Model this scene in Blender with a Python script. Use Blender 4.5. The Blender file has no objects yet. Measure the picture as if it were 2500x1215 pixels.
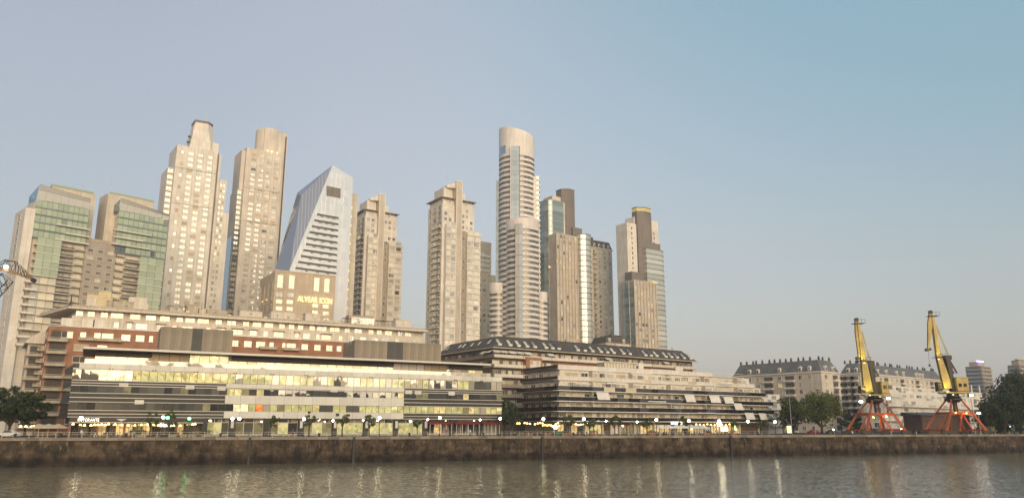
import bpy, bmesh, math, random
from mathutils import Vector, Matrix
random.seed(7)
scene = bpy.context.scene
C = scene.collection
R = math.radians

# ------------------------------------------------------------------ camera
CX, CY, F = 1250.0, 607.5, 1900.0          # pixel centre and focal length in photo pixels (2500 x 1215)
HOR = 1045.0                                # horizon row
PITCH = math.atan((HOR - CY) / F)
SP, CP = math.sin(PITCH), math.cos(PITCH)
FE = F / CP
EYE = Vector((0, 0, 1.9))
cam_d = bpy.data.cameras.new('camera')
cam = bpy.data.objects.new('camera', cam_d); C.objects.link(cam)
cam.location = EYE
cam.rotation_euler = (math.pi / 2 + PITCH, 0, 0)
cam_d.sensor_fit = 'HORIZONTAL'; cam_d.sensor_width = 36.0
cam_d.lens = 36.0 * F / 2500.0
cam_d.clip_end = 20000.0; cam_d.clip_start = 0.1
scene.camera = cam

# ------------------------------------------------------------------ sky, sun, exposure
SUN_EL, SUN_AZ = 9.0, 158.0                 # azimuth clockwise from +Y (behind the camera, to the right)
world = bpy.data.worlds.new('World'); scene.world = world; world.use_nodes = True
wn, wl = world.node_tree.nodes, world.node_tree.links
sky = wn.new('ShaderNodeTexSky'); sky.sky_type = 'NISHITA'; sky.sun_disc = False
sky.sun_elevation = R(SUN_EL); sky.sun_rotation = R(SUN_AZ)
sky.altitude = 0; sky.air_density = 1.3; sky.dust_density = 4.0; sky.ozone_density = 1.5
# even milky dusk veil; the sky turns clearer blue away from the antisolar side and upwards, duller towards the antisolar point
def wnode(t, **k):
    n = wn.new(t)
    for a_, v_ in k.items(): setattr(n, a_, v_)
    return n
tcw = wnode('ShaderNodeTexCoord'); sxw = wnode('ShaderNodeSeparateXYZ'); wl.new(tcw.outputs['Generated'], sxw.inputs[0])
xsh = wnode('ShaderNodeMath', operation='ADD'); wl.new(sxw.outputs[0], xsh.inputs[0]); xsh.inputs[1].default_value = .35
mxz = wnode('ShaderNodeMath', operation='MULTIPLY'); wl.new(xsh.outputs[0], mxz.inputs[0]); wl.new(sxw.outputs[2], mxz.inputs[1])
tb = wnode('ShaderNodeMapRange', interpolation_type='SMOOTHSTEP'); tb.inputs[1].default_value = .02; tb.inputs[2].default_value = .36; wl.new(mxz.outputs[0], tb.inputs[0])
tl = wnode('ShaderNodeMapRange', interpolation_type='SMOOTHSTEP'); tl.inputs[1].default_value = .05; tl.inputs[2].default_value = -.5; wl.new(sxw.outputs[0], tl.inputs[0])
v1 = wnode('ShaderNodeMix', data_type='RGBA'); wl.new(tb.outputs[0], v1.inputs[0]); v1.inputs[6].default_value = (2.34, 2.33, 2.44, 1); v1.inputs[7].default_value = (1.14, 1.96, 2.30, 1)
v2 = wnode('ShaderNodeMix', data_type='RGBA'); wl.new(tl.outputs[0], v2.inputs[0]); wl.new(v1.outputs[2], v2.inputs[6]); v2.inputs[7].default_value = (1.80, 1.86, 2.02, 1)
veil = wnode('ShaderNodeVectorMath', operation='MULTIPLY_ADD'); veil.inputs[1].default_value = (0.66, 0.61, 0.66)
wl.new(sky.outputs[0], veil.inputs[0]); wl.new(v2.outputs[2], veil.inputs[2]); wl.new(veil.outputs[0], wn['Background'].inputs[0])
wn['Background'].inputs[1].default_value = 0.15
sun_d = bpy.data.lights.new('sun', 'SUN'); sun_d.energy = 3.0; sun_d.angle = R(60)
sun_d.color = (1.0, 0.85, 0.62)
sun = bpy.data.objects.new('sun', sun_d); C.objects.link(sun)
_sd = Vector((math.sin(R(SUN_AZ)) * math.cos(R(SUN_EL)), math.cos(R(SUN_AZ)) * math.cos(R(SUN_EL)), math.sin(R(SUN_EL))))
sun.rotation_euler = _sd.to_track_quat('Z', 'Y').to_euler()
vs = scene.view_settings
vs.view_transform = 'Standard'; vs.look = 'None'; vs.gamma = 1.0; vs.use_curve_mapping = False
vs.exposure = 0.1
scene.cycles.max_bounces = 5; scene.cycles.diffuse_bounces = 2; scene.cycles.glossy_bounces = 3
scene.cycles.use_denoising = True
scene.cycles.sample_clamp_indirect = 4.0

# ------------------------------------------------------------------ pixel helpers
def ray(px, py):
    u, v = (px - CX) / F, (CY - py) / F
    return Vector((u, CP - v * SP, SP + v * CP))
def at(px, py, Y):
    """world point on the pixel's ray at ground distance Y"""
    d = ray(px, py); t = Y / d.y
    return EYE + d * t
def gx(px, Y): return (px - CX) / FE * Y
QS = 0.3795
def quay_y(X): return 160.0 + QS * (X + 102.6)
def quay_at(px, off):
    """ground point `off` metres (in Y) behind the quay edge, in the pixel's column"""
    k = (px - CX) / FE
    Y = (160.0 + QS * 102.6 + off) / (1 - QS * k)
    return Vector((k * Y, Y, 0))
QANG = math.atan(QS)

# ------------------------------------------------------------------ materials
MATS = {}
def _n(nt, t, **kw):
    n = nt.nodes.new(t)
    for k, v in kw.items():
        setattr(n, k, v)
    return n
def base_mat(name):
    m = bpy.data.materials.new(name); m.use_nodes = True
    MATS[name] = m
    return m, m.node_tree, m.node_tree.nodes['Principled BSDF']
def solid(name, col, rough=0.7, metal=0.0, var=0.18, scale=0.6, streak=0.0, rnd=0.0, bump=0.0, spec=0.4, joint=0.0):
    """paint, stone or concrete: base colour with soft blotches, vertical rain streaks and per-object variation"""
    m, nt, b = base_mat(name); L = nt.links
    tc = _n(nt, 'ShaderNodeTexCoord')
    n1 = _n(nt, 'ShaderNodeTexNoise'); n1.inputs['Scale'].default_value = scale; n1.inputs['Detail'].default_value = 5
    L.new(tc.outputs['Object'], n1.inputs['Vector'])
    mr = _n(nt, 'ShaderNodeMapRange'); mr.inputs[1].default_value = 0.3; mr.inputs[2].default_value = 0.7
    mr.inputs[3].default_value = 1 - var; mr.inputs[4].default_value = 1 + var * 0.6
    L.new(n1.outputs[0], mr.inputs[0])
    val = mr.outputs[0]
    if streak:
        mp = _n(nt, 'ShaderNodeMapping'); mp.inputs['Scale'].default_value = (1.7, 1.7, 0.07)
        L.new(tc.outputs['Object'], mp.inputs[0])
        n2 = _n(nt, 'ShaderNodeTexNoise'); n2.inputs['Scale'].default_value = 1.0; n2.inputs['Detail'].default_value = 4
        L.new(mp.outputs[0], n2.inputs['Vector'])
        m2 = _n(nt, 'ShaderNodeMapRange'); m2.inputs[1].default_value = 0.35; m2.inputs[2].default_value = 0.65
        m2.inputs[3].default_value = 1 - streak; m2.inputs[4].default_value = 1.0
        L.new(n2.outputs[0], m2.inputs[0])
        mu = _n(nt, 'ShaderNodeMath', operation='MULTIPLY'); L.new(val, mu.inputs[0]); L.new(m2.outputs[0], mu.inputs[1]); val = mu.outputs[0]
    if joint:
        # cladding joints one storey high, each panel a shade of its own
        sj = _n(nt, 'ShaderNodeSeparateXYZ'); L.new(tc.outputs['Object'], sj.inputs[0])
        aj = _n(nt, 'ShaderNodeMath', operation='ADD'); L.new(sj.outputs[0], aj.inputs[0]); L.new(sj.outputs[1], aj.inputs[1])
        cj = _n(nt, 'ShaderNodeCombineXYZ'); L.new(aj.outputs[0], cj.inputs[0]); L.new(sj.outputs[2], cj.inputs[1])
        bj = _n(nt, 'ShaderNodeTexBrick'); bj.offset = 0.0; bj.inputs['Scale'].default_value = 1.0; bj.inputs['Brick Width'].default_value = 1.9; bj.inputs['Row Height'].default_value = 3.15; bj.inputs['Mortar Size'].default_value = .05
        bj.inputs['Color1'].default_value = (1, 1, 1, 1); bj.inputs['Color2'].default_value = (1 - joint * .6,) * 3 + (1,); bj.inputs['Mortar'].default_value = (1 - joint * 2.2,) * 3 + (1,)
        L.new(cj.outputs[0], bj.inputs['Vector'])
        mu = _n(nt, 'ShaderNodeMath', operation='MULTIPLY'); L.new(val, mu.inputs[0]); L.new(bj.outputs[0], mu.inputs[1]); val = mu.outputs[0]
    if rnd:
        oi = _n(nt, 'ShaderNodeObjectInfo')
        m3 = _n(nt, 'ShaderNodeMapRange'); m3.inputs[3].default_value = 1 - rnd; m3.inputs[4].default_value = 1 + rnd * 0.5
        L.new(oi.outputs['Random'], m3.inputs[0])
        mu = _n(nt, 'ShaderNodeMath', operation='MULTIPLY'); L.new(val, mu.inputs[0]); L.new(m3.outputs[0], mu.inputs[1]); val = mu.outputs[0]
    vm = _n(nt, 'ShaderNodeVectorMath', operation='SCALE'); vm.inputs[0].default_value = col[:3]
    L.new(val, vm.inputs['Scale']); L.new(vm.outputs[0], b.inputs['Base Color'])
    b.inputs['Roughness'].default_value = rough; b.inputs['Metallic'].default_value = metal
    b.inputs['Specular IOR Level'].default_value = spec
    if bump:
        bp = _n(nt, 'ShaderNodeBump'); bp.inputs['Strength'].default_value = bump; bp.inputs['Distance'].default_value = 0.1
        n3 = _n(nt, 'ShaderNodeTexNoise'); n3.inputs['Scale'].default_value = scale * 8; L.new(tc.outputs['Object'], n3.inputs['Vector'])
        L.new(n3.outputs[0], bp.inputs['Height']); L.new(bp.outputs[0], b.inputs['Normal'])
    return m
def glass(name, body, refl=(0.85, 0.87, 0.86), fac=0.35, rough=0.03, rnd=0.5, wob=0.05, lit=None, lits=0.0, curtain=0.0):
    """coated facade glass: a mirror share over a dim interior that differs pane by pane; lit panes also glow"""
    m, nt, b = base_mat(name); L = nt.links
    nt.nodes.remove(b)
    out = nt.nodes['Material Output']
    tc = _n(nt, 'ShaderNodeTexCoord'); oi = _n(nt, 'ShaderNodeObjectInfo')
    gl = _n(nt, 'ShaderNodeBsdfGlossy'); gl.inputs['Color'].default_value = (*refl, 1); gl.inputs['Roughness'].default_value = rough
    # panes never sit perfectly flat: small tilt per pane and a slow wobble
    nz = _n(nt, 'ShaderNodeTexNoise'); nz.inputs['Scale'].default_value = 0.35; nz.inputs['Detail'].default_value = 2
    ad = _n(nt, 'ShaderNodeVectorMath', operation='ADD'); L.new(tc.outputs['Object'], ad.inputs[0])
    cb = _n(nt, 'ShaderNodeCombineXYZ'); mm = _n(nt, 'ShaderNodeMath', operation='MULTIPLY'); mm.inputs[1].default_value = 57.0
    L.new(oi.outputs['Random'], mm.inputs[0]); L.new(mm.outputs[0], cb.inputs[0]); L.new(mm.outputs[0], cb.inputs[2])
    L.new(cb.outputs[0], ad.inputs[1]); L.new(ad.outputs[0], nz.inputs['Vector'])
    sb = _n(nt, 'ShaderNodeVectorMath', operation='SUBTRACT'); sb.inputs[1].default_value = (.5, .5, .5); L.new(nz.outputs['Color'], sb.inputs[0])
    sc = _n(nt, 'ShaderNodeVectorMath', operation='SCALE'); sc.inputs['Scale'].default_value = wob; L.new(sb.outputs[0], sc.inputs[0])
    ge = _n(nt, 'ShaderNodeNewGeometry'); a2 = _n(nt, 'ShaderNodeVectorMath', operation='ADD')
    L.new(ge.outputs['Normal'], a2.inputs[0]); L.new(sc.outputs[0], a2.inputs[1])
    nm = _n(nt, 'ShaderNodeVectorMath', operation='NORMALIZE'); L.new(a2.outputs[0], nm.inputs[0]); L.new(nm.outputs[0], gl.inputs['Normal'])
    df = _n(nt, 'ShaderNodeBsdfDiffuse')
    mr = _n(nt, 'ShaderNodeMapRange'); mr.inputs[3].default_value = 1 - rnd; mr.inputs[4].default_value = 1 + rnd
    L.new(oi.outputs['Random'], mr.inputs[0])
    vm = _n(nt, 'ShaderNodeVectorMath', operation='SCALE'); vm.inputs[0].default_value = body; L.new(mr.outputs[0], vm.inputs['Scale'])
    L.new(vm.outputs[0], df.inputs['Color'])
    if curtain:                                  # a curtain or blind drawn part of the way, differently in each window
        sx2 = _n(nt, 'ShaderNodeSeparateXYZ'); L.new(tc.outputs['Object'], sx2.inputs[0])
        fr2 = _n(nt, 'ShaderNodeMath', operation='FRACT'); L.new(mm.outputs[0], fr2.inputs[0])
        th2 = _n(nt, 'ShaderNodeMath', operation='MULTIPLY_ADD'); th2.inputs[1].default_value = 3.6; th2.inputs[2].default_value = -1.8; L.new(fr2.outputs[0], th2.inputs[0])
        gt = _n(nt, 'ShaderNodeMath', operation='GREATER_THAN'); L.new(sx2.outputs[0], gt.inputs[0]); L.new(th2.outputs[0], gt.inputs[1])
        mxc = _n(nt, 'ShaderNodeMix', data_type='RGBA'); L.new(gt.outputs[0], mxc.inputs[0]); L.new(vm.outputs[0], mxc.inputs[6])
        mxc.inputs[7].default_value = (*[c_ + (k_ - c_) * curtain for c_, k_ in zip(body, (.62, .55, .44))], 1); L.new(mxc.outputs[2], df.inputs['Color'])
    inner = df.outputs[0]
    if lit:
        em = _n(nt, 'ShaderNodeEmission')
        n2 = _n(nt, 'ShaderNodeTexVoronoi'); n2.inputs['Scale'].default_value = 0.9; n2.distance = 'CHEBYCHEV'
        L.new(ad.outputs[0], n2.inputs['Vector'])
        r2 = _n(nt, 'ShaderNodeMapRange'); r2.inputs[3].default_value = lits * 0.35; r2.inputs[4].default_value = lits * 1.25
        sx = _n(nt, 'ShaderNodeSeparateXYZ'); L.new(n2.outputs['Color'], sx.inputs[0])
        L.new(sx.outputs[0], r2.inputs[0]); L.new(r2.outputs[0], em.inputs['Strength']); em.inputs['Color'].default_value = (*lit, 1)
        asd = _n(nt, 'ShaderNodeAddShader'); L.new(df.outputs[0], asd.inputs[0]); L.new(em.outputs[0], asd.inputs[1]); inner = asd.outputs[0]
        m.cycles.emission_sampling = 'NONE'
    mx = _n(nt, 'ShaderNodeMixShader')
    fr = _n(nt, 'ShaderNodeFresnel'); fr.inputs[0].default_value = 1.5
    fm = _n(nt, 'ShaderNodeMath', operation='ADD', use_clamp=True); fm.inputs[1].default_value = fac; L.new(fr.outputs[0], fm.inputs[0])
    L.new(fm.outputs[0], mx.inputs[0]); L.new(inner, mx.inputs[1]); L.new(gl.outputs[0], mx.inputs[2]); L.new(mx.outputs[0], out.inputs[0])
    return m
def glow(name, col, s, sample=True):
    m, nt, b = base_mat(name)
    b.inputs['Base Color'].default_value = (*col, 1); b.inputs['Emission Color'].default_value = (*col, 1); b.inputs['Emission Strength'].default_value = s
    if not sample: m.cycles.emission_sampling = 'NONE'
    return m

solid('beige', (0.72, 0.64, 0.52), var=.14, scale=.12, streak=.18, bump=.05, joint=.12)
solid('tan', (0.61, 0.50, 0.36), var=.14, scale=.12, streak=.16, joint=.10)
solid('buff', (0.75, 0.67, 0.56), var=.14, scale=.1, streak=.18, joint=.10)
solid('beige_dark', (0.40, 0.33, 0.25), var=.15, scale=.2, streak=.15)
solid('cream', (0.83, 0.77, 0.67), var=.14, scale=.12, streak=.18, joint=.10)
solid('white_paint', (0.80, 0.76, 0.68), rough=.55, var=.10, scale=.2, streak=.12, rnd=.08)
solid('panel_white', (0.72, 0.69, 0.62), rough=.4, var=.06, scale=.3, streak=.08, rnd=.12)
solid('pink_white', (0.82, 0.76, 0.70), rough=.55, var=.10, scale=.12, streak=.16, joint=.06)
solid('grey_wall', (0.44, 0.38, 0.31), var=.12, scale=.2, streak=.15)
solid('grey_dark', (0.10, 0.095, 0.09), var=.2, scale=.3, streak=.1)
solid('shaft_grey', (0.24, 0.21, 0.19), var=.14, scale=.1, streak=.2, joint=.12)
solid('brown_wall', (0.63, 0.54, 0.44), var=.15, scale=.15, streak=.2, joint=.10)
solid('concrete', (0.33, 0.28, 0.21), var=.18, scale=.25, streak=.25, bump=.1)
solid('concrete_light', (0.50, 0.43, 0.32), var=.15, scale=.4, streak=.2)
solid('slate', (0.10, 0.09, 0.08), rough=.75, var=.25, scale=.5, streak=.1)
solid('slate_blue', (0.16, 0.165, 0.165), rough=.7, var=.25, scale=.3, streak=.15)
solid('dark_metal', (0.045, 0.043, 0.040), rough=.5, metal=.2, var=.2, scale=1)
solid('recess_shade', (0.20, 0.165, 0.125), var=.2, scale=.3, streak=.15)  # dark wall tone standing in for the shade inside the balcony recesses
solid('tail_red', (0.30, 0.02, 0.02), rough=.3)
solid('steel', (0.42, 0.42, 0.40), rough=.45, metal=.5, var=.15, scale=1)
solid('frame_white', (0.72, 0.68, 0.60), rough=.5, var=.08, scale=1)
solid('frame_dark', (0.07, 0.065, 0.06), rough=.5, var=.1, scale=1)
solid('slat_dark', (0.05, 0.043, 0.034), rough=.5, var=.2, scale=.6)
solid('awning_white', (0.78, 0.74, 0.67), rough=.85, var=.1, scale=.8, rnd=.15)
solid('awning_red', (0.20, 0.035, 0.032), rough=.85, var=.2, scale=.8)
solid('awning_beige', (0.56, 0.46, 0.32), rough=.85, var=.12, scale=.8, rnd=.15)
solid('paving', (0.17, 0.145, 0.115), rough=.85, var=.25, scale=.25, bump=.1)
solid('asphalt', (0.055, 0.053, 0.05), rough=.9, var=.25, scale=.2)
solid('capstone', (0.30, 0.25, 0.19), rough=.85, var=.3, scale=.5, rnd=.35, bump=.2)
solid('wood', (0.16, 0.09, 0.045), rough=.7, var=.3, scale=1.2, rnd=.2)
solid('bark', (0.085, 0.06, 0.04), rough=.9, var=.35, scale=3, bump=.4)
solid('crane_yellow', (0.56, 0.43, 0.15), rough=.55, var=.22, scale=.5, streak=.25)
solid('crane_rust', (0.30, 0.21, 0.12), rough=.7, var=.3, scale=.8, streak=.3)
solid('crane_red', (0.42, 0.10, 0.035), rough=.55, var=.25, scale=.5, streak=.2)
solid('plastic_tank', (0.60, 0.50, 0.30), rough=.5, var=.08, scale=.5)
solid('cloth_black', (0.02, 0.02, 0.022), rough=.9); solid('cloth_white', (0.7, 0.68, 0.62), rough=.9)
solid('cloth_blue', (0.05, 0.08, 0.16), rough=.9); solid('cloth_red', (0.35, 0.04, 0.04), rough=.9)
solid('skin', (0.45, 0.27, 0.19), rough=.6, var=.05); solid('hair', (0.03, 0.02, 0.015), rough=.6)
solid('car_white', (0.75, 0.74, 0.71), rough=.25, var=.03, spec=.6); solid('car_grey', (0.12, 0.13, 0.14), rough=.25, metal=.4, var=.03)
solid('car_red', (0.35, 0.03, 0.03), rough=.25, var=.03, spec=.6)
solid('rubber', (0.02, 0.02, 0.02), rough=.9)
solid('green_box', (0.05, 0.22, 0.09), rough=.7); solid('terracotta', (0.30, 0.10, 0.05), rough=.8)

glass('glass_clear', (0.10, 0.09, 0.07), fac=.26, curtain=.6)
glass('glass_cream', (0.68, 0.60, 0.44), refl=(.95,.90,.74), fac=.20, rnd=.25)
glass('glass_soft', (0.72, 0.66, 0.55), refl=(.95,.92,.84), fac=.09, rnd=.3, wob=.015, curtain=-.45)
glass('glass_dark', (0.055, 0.055, 0.05), fac=.14, rnd=.5, curtain=.35)
glass('glass_green', (0.40, 0.43, 0.29), refl=(0.84, 0.92, 0.66), fac=.26, rnd=.18, wob=.03)
glass('glass_blue', (0.08, 0.11, 0.13), refl=(0.72, 0.84, 0.92), fac=.42, rnd=.3, wob=.03)
glass('glass_mirror', (0.80, 0.78, 0.75), refl=(1.0, 0.98, 0.95), fac=.42, rnd=.10, wob=.008)
glass('glass_facet', (0.20, 0.21, 0.24), refl=(0.80, 0.86, 0.95), fac=.28, rnd=.10, wob=.02)  # tower glass with a darker body, painting the shade on its side facets
glass('glass_teal', (0.22, 0.25, 0.24), refl=(0.8, 0.9, 0.88), fac=.13, rnd=.35, wob=.04)
glass('glass_black', (0.018, 0.018, 0.02), refl=(.8, .8, .8), fac=.13, rnd=.3, wob=.03)
glass('glass_pale', (0.46, 0.44, 0.37), refl=(0.9, .92, .88), fac=.18, rnd=.25, wob=.05, curtain=.7)
glass('glass_fin', (0.16, 0.19, 0.21), refl=(0.75, .85, .95), fac=.06, rnd=.3, rough=.2)
glass('glass_tower', (0.50, 0.50, 0.43), refl=(0.92, .95, .88), fac=.22, rnd=.22, wob=.06)
glass('office_glass', (0.06, 0.062, 0.058), fac=.13, rnd=.45)
glass('office_tint', (0.13, 0.125, 0.105), fac=.20, rnd=.4)
glass('glass_band', (0.17, 0.155, 0.14), fac=.05, rnd=.25, rough=.25)
glass('lit_warm', (0.30, 0.26, 0.12), fac=.06, lit=(1.0, 0.80, 0.34), lits=.75, rnd=.3)
glass('lit_bright', (0.40, 0.36, 0.2), fac=.06, lit=(1.0, 0.86, 0.46), lits=1.5, rnd=.3)
glass('lit_green', (0.28, 0.27, 0.16), fac=.05, lit=(0.97, 0.86, 0.32), lits=.50, rnd=.4)
glass('lit_orange', (0.3, 0.1, 0.03), fac=.10, lit=(1.0, 0.30, 0.06), lits=1.2, rnd=.3)
glass('lit_dim', (0.16, 0.15, 0.08), fac=.12, lit=(0.95, 0.78, 0.35), lits=.18, rnd=.5)
glass('lit_shop', (0.30, 0.24, 0.12), fac=.10, lit=(1.0, 0.66, 0.25), lits=.9, rnd=.4)
glow('lamp_white', (1.0, 0.88, 0.58), 30.0)
glow('lamp_warm', (1.0, 0.68, 0.22), 6.0)
glow('lamp_green', (0.08, 1.0, 0.25), 16.0)
glow('lamp_flood', (1.0, 0.90, 0.66), 22.0)
glow('lamp_blue', (0.45, 0.35, 1.0), 5.0)
glow('sign_cream', (1.0, 0.88, 0.42), 1.0, False)
glow('sign_white', (1.0, 0.95, 0.85), 2.0, False)
glow('strip_yellow', (1.0, 0.80, 0.22), .85, False)
glow('lamp_red', (1.0, 0.05, 0.04), 14.0)

def brick_mat(name, c1, c2, mortar, scale=1.0):
    m, nt, b = base_mat(name); L = nt.links
    tc = _n(nt, 'ShaderNodeTexCoord')
    sp = _n(nt, 'ShaderNodeSeparateXYZ'); L.new(tc.outputs['Object'], sp.inputs[0])
    ad = _n(nt, 'ShaderNodeMath', operation='ADD'); L.new(sp.outputs[0], ad.inputs[0]); L.new(sp.outputs[1], ad.inputs[1])
    cb = _n(nt, 'ShaderNodeCombineXYZ'); L.new(ad.outputs[0], cb.inputs[0]); L.new(sp.outputs[2], cb.inputs[1])
    br = _n(nt, 'ShaderNodeTexBrick'); br.inputs['Color1'].default_value = (*c1, 1); br.inputs['Color2'].default_value = (*c2, 1); br.inputs['Mortar'].default_value = (*mortar, 1)
    br.inputs['Scale'].default_value = scale; br.inputs['Mortar Size'].default_value = .012
    L.new(cb.outputs[0], br.inputs['Vector'])
    nz = _n(nt, 'ShaderNodeTexNoise'); nz.inputs['Scale'].default_value = .35; nz.inputs['Detail'].default_value = 5; L.new(tc.outputs['Object'], nz.inputs['Vector'])
    mr = _n(nt, 'ShaderNodeMapRange'); mr.inputs[1].default_value = .3; mr.inputs[2].default_value = .7; mr.inputs[3].default_value = .72; mr.inputs[4].default_value = 1.15; L.new(nz.outputs[0], mr.inputs[0])
    vm = _n(nt, 'ShaderNodeVectorMath', operation='SCALE'); L.new(br.outputs[0], vm.inputs[0]); L.new(mr.outputs[0], vm.inputs['Scale'])
    L.new(vm.outputs[0], b.inputs['Base Color']); b.inputs['Roughness'].default_value = .85
    return m
brick_mat('brick_red', (.40, .19, .11), (.34, .155, .085), (.38, .26, .18), 1.6)
brick_mat('brick_old', (.15, .088, .062), (.11, .062, .045), (.14, .11, .085), 1.0)

def foliage(name, c_lo, c_hi):
    m, nt, b = base_mat(name); L = nt.links
    tc = _n(nt, 'ShaderNodeTexCoord'); nz = _n(nt, 'ShaderNodeTexNoise'); nz.inputs['Scale'].default_value = .9; nz.inputs['Detail'].default_value = 6
    L.new(tc.outputs['Object'], nz.inputs['Vector'])
    cr = _n(nt, 'ShaderNodeValToRGB'); cr.color_ramp.elements[0].position = .3; cr.color_ramp.elements[1].position = .72
    cr.color_ramp.elements[0].color = (*c_lo, 1); cr.color_ramp.elements[1].color = (*c_hi, 1)
    L.new(nz.outputs[0], cr.inputs[0]); L.new(cr.outputs[0], b.inputs['Base Color'])
    b.inputs['Roughness'].default_value = .6; b.inputs['Specular IOR Level'].default_value = .25
    return m
foliage('leaf_dark', (.022, .036, .014), (.06, .08, .03))
foliage('leaf_mid', (.045, .062, .018), (.12, .13, .04))
foliage('leaf_light', (.07, .095, .025), (.17, .18, .05))

def water_mat():
    m, nt, b = base_mat('water'); L = nt.links
    b.inputs['Base Color'].default_value = (.21, .175, .105, 1); b.inputs['Roughness'].default_value = .11; b.inputs['IOR'].default_value = 1.45
    tc = _n(nt, 'ShaderNodeTexCoord')
    def waves(scale, mscale, detail, amp):
        mp = _n(nt, 'ShaderNodeMapping'); mp.inputs['Rotation'].default_value = (0, 0, R(12)); mp.inputs['Scale'].default_value = mscale
        L.new(tc.outputs['Object'], mp.inputs[0])
        n1 = _n(nt, 'ShaderNodeTexNoise'); n1.inputs['Scale'].default_value = scale; n1.inputs['Detail'].default_value = detail; n1.inputs['Roughness'].default_value = .6
        L.new(mp.outputs[0], n1.inputs['Vector'])
        sb = _n(nt, 'ShaderNodeVectorMath', operation='SUBTRACT'); sb.inputs[1].default_value = (.5, .5, .5); L.new(n1.outputs['Color'], sb.inputs[0])
        mu = _n(nt, 'ShaderNodeVectorMath', operation='MULTIPLY'); mu.inputs[1].default_value = amp; L.new(sb.outputs[0], mu.inputs[0]); return mu.outputs[0]
    w1 = waves(4.0, (.45, 1.0, 1), 3, (.34, .88, 0)); w2 = waves(.8, (.28, 1.3, 1), 5, (.04, .20, 0))
    a1 = _n(nt, 'ShaderNodeVectorMath', operation='ADD'); L.new(w1, a1.inputs[0]); L.new(w2, a1.inputs[1])
    a2 = _n(nt, 'ShaderNodeVectorMath', operation='ADD'); L.new(a1.outputs[0], a2.inputs[0]); a2.inputs[1].default_value = (0, 0, 1)
    nm = _n(nt, 'ShaderNodeVectorMath', operation='NORMALIZE'); L.new(a2.outputs[0], nm.inputs[0]); L.new(nm.outputs[0], b.inputs['Normal'])
water_mat()

def quay_mat():
    m, nt, b = base_mat('quay_stone'); L = nt.links
    tc = _n(nt, 'ShaderNodeTexCoord')
    sp = _n(nt, 'ShaderNodeSeparateXYZ'); L.new(tc.outputs['Object'], sp.inputs[0])
    n1 = _n(nt, 'ShaderNodeTexNoise'); n1.inputs['Scale'].default_value = .5; n1.inputs['Detail'].default_value = 8; n1.inputs['Roughness'].default_value = .7
    mp = _n(nt, 'ShaderNodeMapping'); mp.inputs['Scale'].default_value = (.7, 1, .5); L.new(tc.outputs['Object'], mp.inputs[0]); L.new(mp.outputs[0], n1.inputs['Vector'])
    # wet dark foot and pale lime marks
    nw = _n(nt, 'ShaderNodeMath', operation='MULTIPLY_ADD'); nw.inputs[1].default_value = 1.8; L.new(n1.outputs[0], nw.inputs[0]); L.new(sp.outputs[2], nw.inputs[2])
    wet = _n(nt, 'ShaderNodeMapRange'); wet.inputs[1].default_value = -3.6; wet.inputs[2].default_value = -2.6; wet.inputs[3].default_value = .42; wet.inputs[4].default_value = 1.0
    L.new(nw.outputs[0], wet.inputs[0])
    cr = _n(nt, 'ShaderNodeValToRGB'); e = cr.color_ramp.elements
    e[0].position = .40; e[0].color = (.026, .018, .011, 1); e[1].position = .62; e[1].color = (.135, .094, .058, 1)
    L.new(n1.outputs[0], cr.inputs[0])
    mp2 = _n(nt, 'ShaderNodeMapping'); mp2.inputs['Scale'].default_value = (1.2, 1, .35); L.new(tc.outputs['Object'], mp2.inputs[0])
    n2 = _n(nt, 'ShaderNodeTexNoise'); n2.inputs['Scale'].default_value = 1.1; n2.inputs['Detail'].default_value = 6; n2.inputs['Roughness'].default_value = .75; L.new(mp2.outputs[0], n2.inputs['Vector'])
    mk = _n(nt, 'ShaderNodeMapRange'); mk.inputs[1].default_value = .58; mk.inputs[2].default_value = .68; L.new(n2.outputs[0], mk.inputs[0])
    bandz = _n(nt, 'ShaderNodeMapRange'); bandz.inputs[1].default_value = -4.2; bandz.inputs[2].default_value = -2.6; L.new(sp.outputs[2], bandz.inputs[0])
    mk2 = _n(nt, 'ShaderNodeMath', operation='MULTIPLY'); L.new(mk.outputs[0], mk2.inputs[0]); L.new(bandz.outputs[0], mk2.inputs[1])
    mx = _n(nt, 'ShaderNodeMix', data_type='RGBA'); L.new(mk2.outputs[0], mx.inputs[0]); L.new(cr.outputs[0], mx.inputs[6]); mx.inputs[7].default_value = (.34, .27, .20, 1)
    vm = _n(nt, 'ShaderNodeVectorMath', operation='SCALE'); L.new(mx.outputs[2], vm.inputs[0]); L.new(wet.outputs[0], vm.inputs['Scale'])
    ge = _n(nt, 'ShaderNodeNewGeometry'); mi = _n(nt, 'ShaderNodeMapRange'); mi.inputs[3].default_value = .72; mi.inputs[4].default_value = 1.25; L.new(ge.outputs['Random Per Island'], mi.inputs[0])
    v3 = _n(nt, 'ShaderNodeVectorMath', operation='SCALE'); L.new(vm.outputs[0], v3.inputs[0]); L.new(mi.outputs[0], v3.inputs['Scale'])
    L.new(v3.outputs[0], b.inputs['Base Color']); b.inputs['Roughness'].default_value = .9
    bp = _n(nt, 'ShaderNodeBump'); bp.inputs['Strength'].default_value = .6; bp.inputs['Distance'].default_value = .25; L.new(n2.outputs[0], bp.inputs['Height']); L.new(bp.outputs[0], b.inputs['Normal'])
quay_mat()

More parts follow.
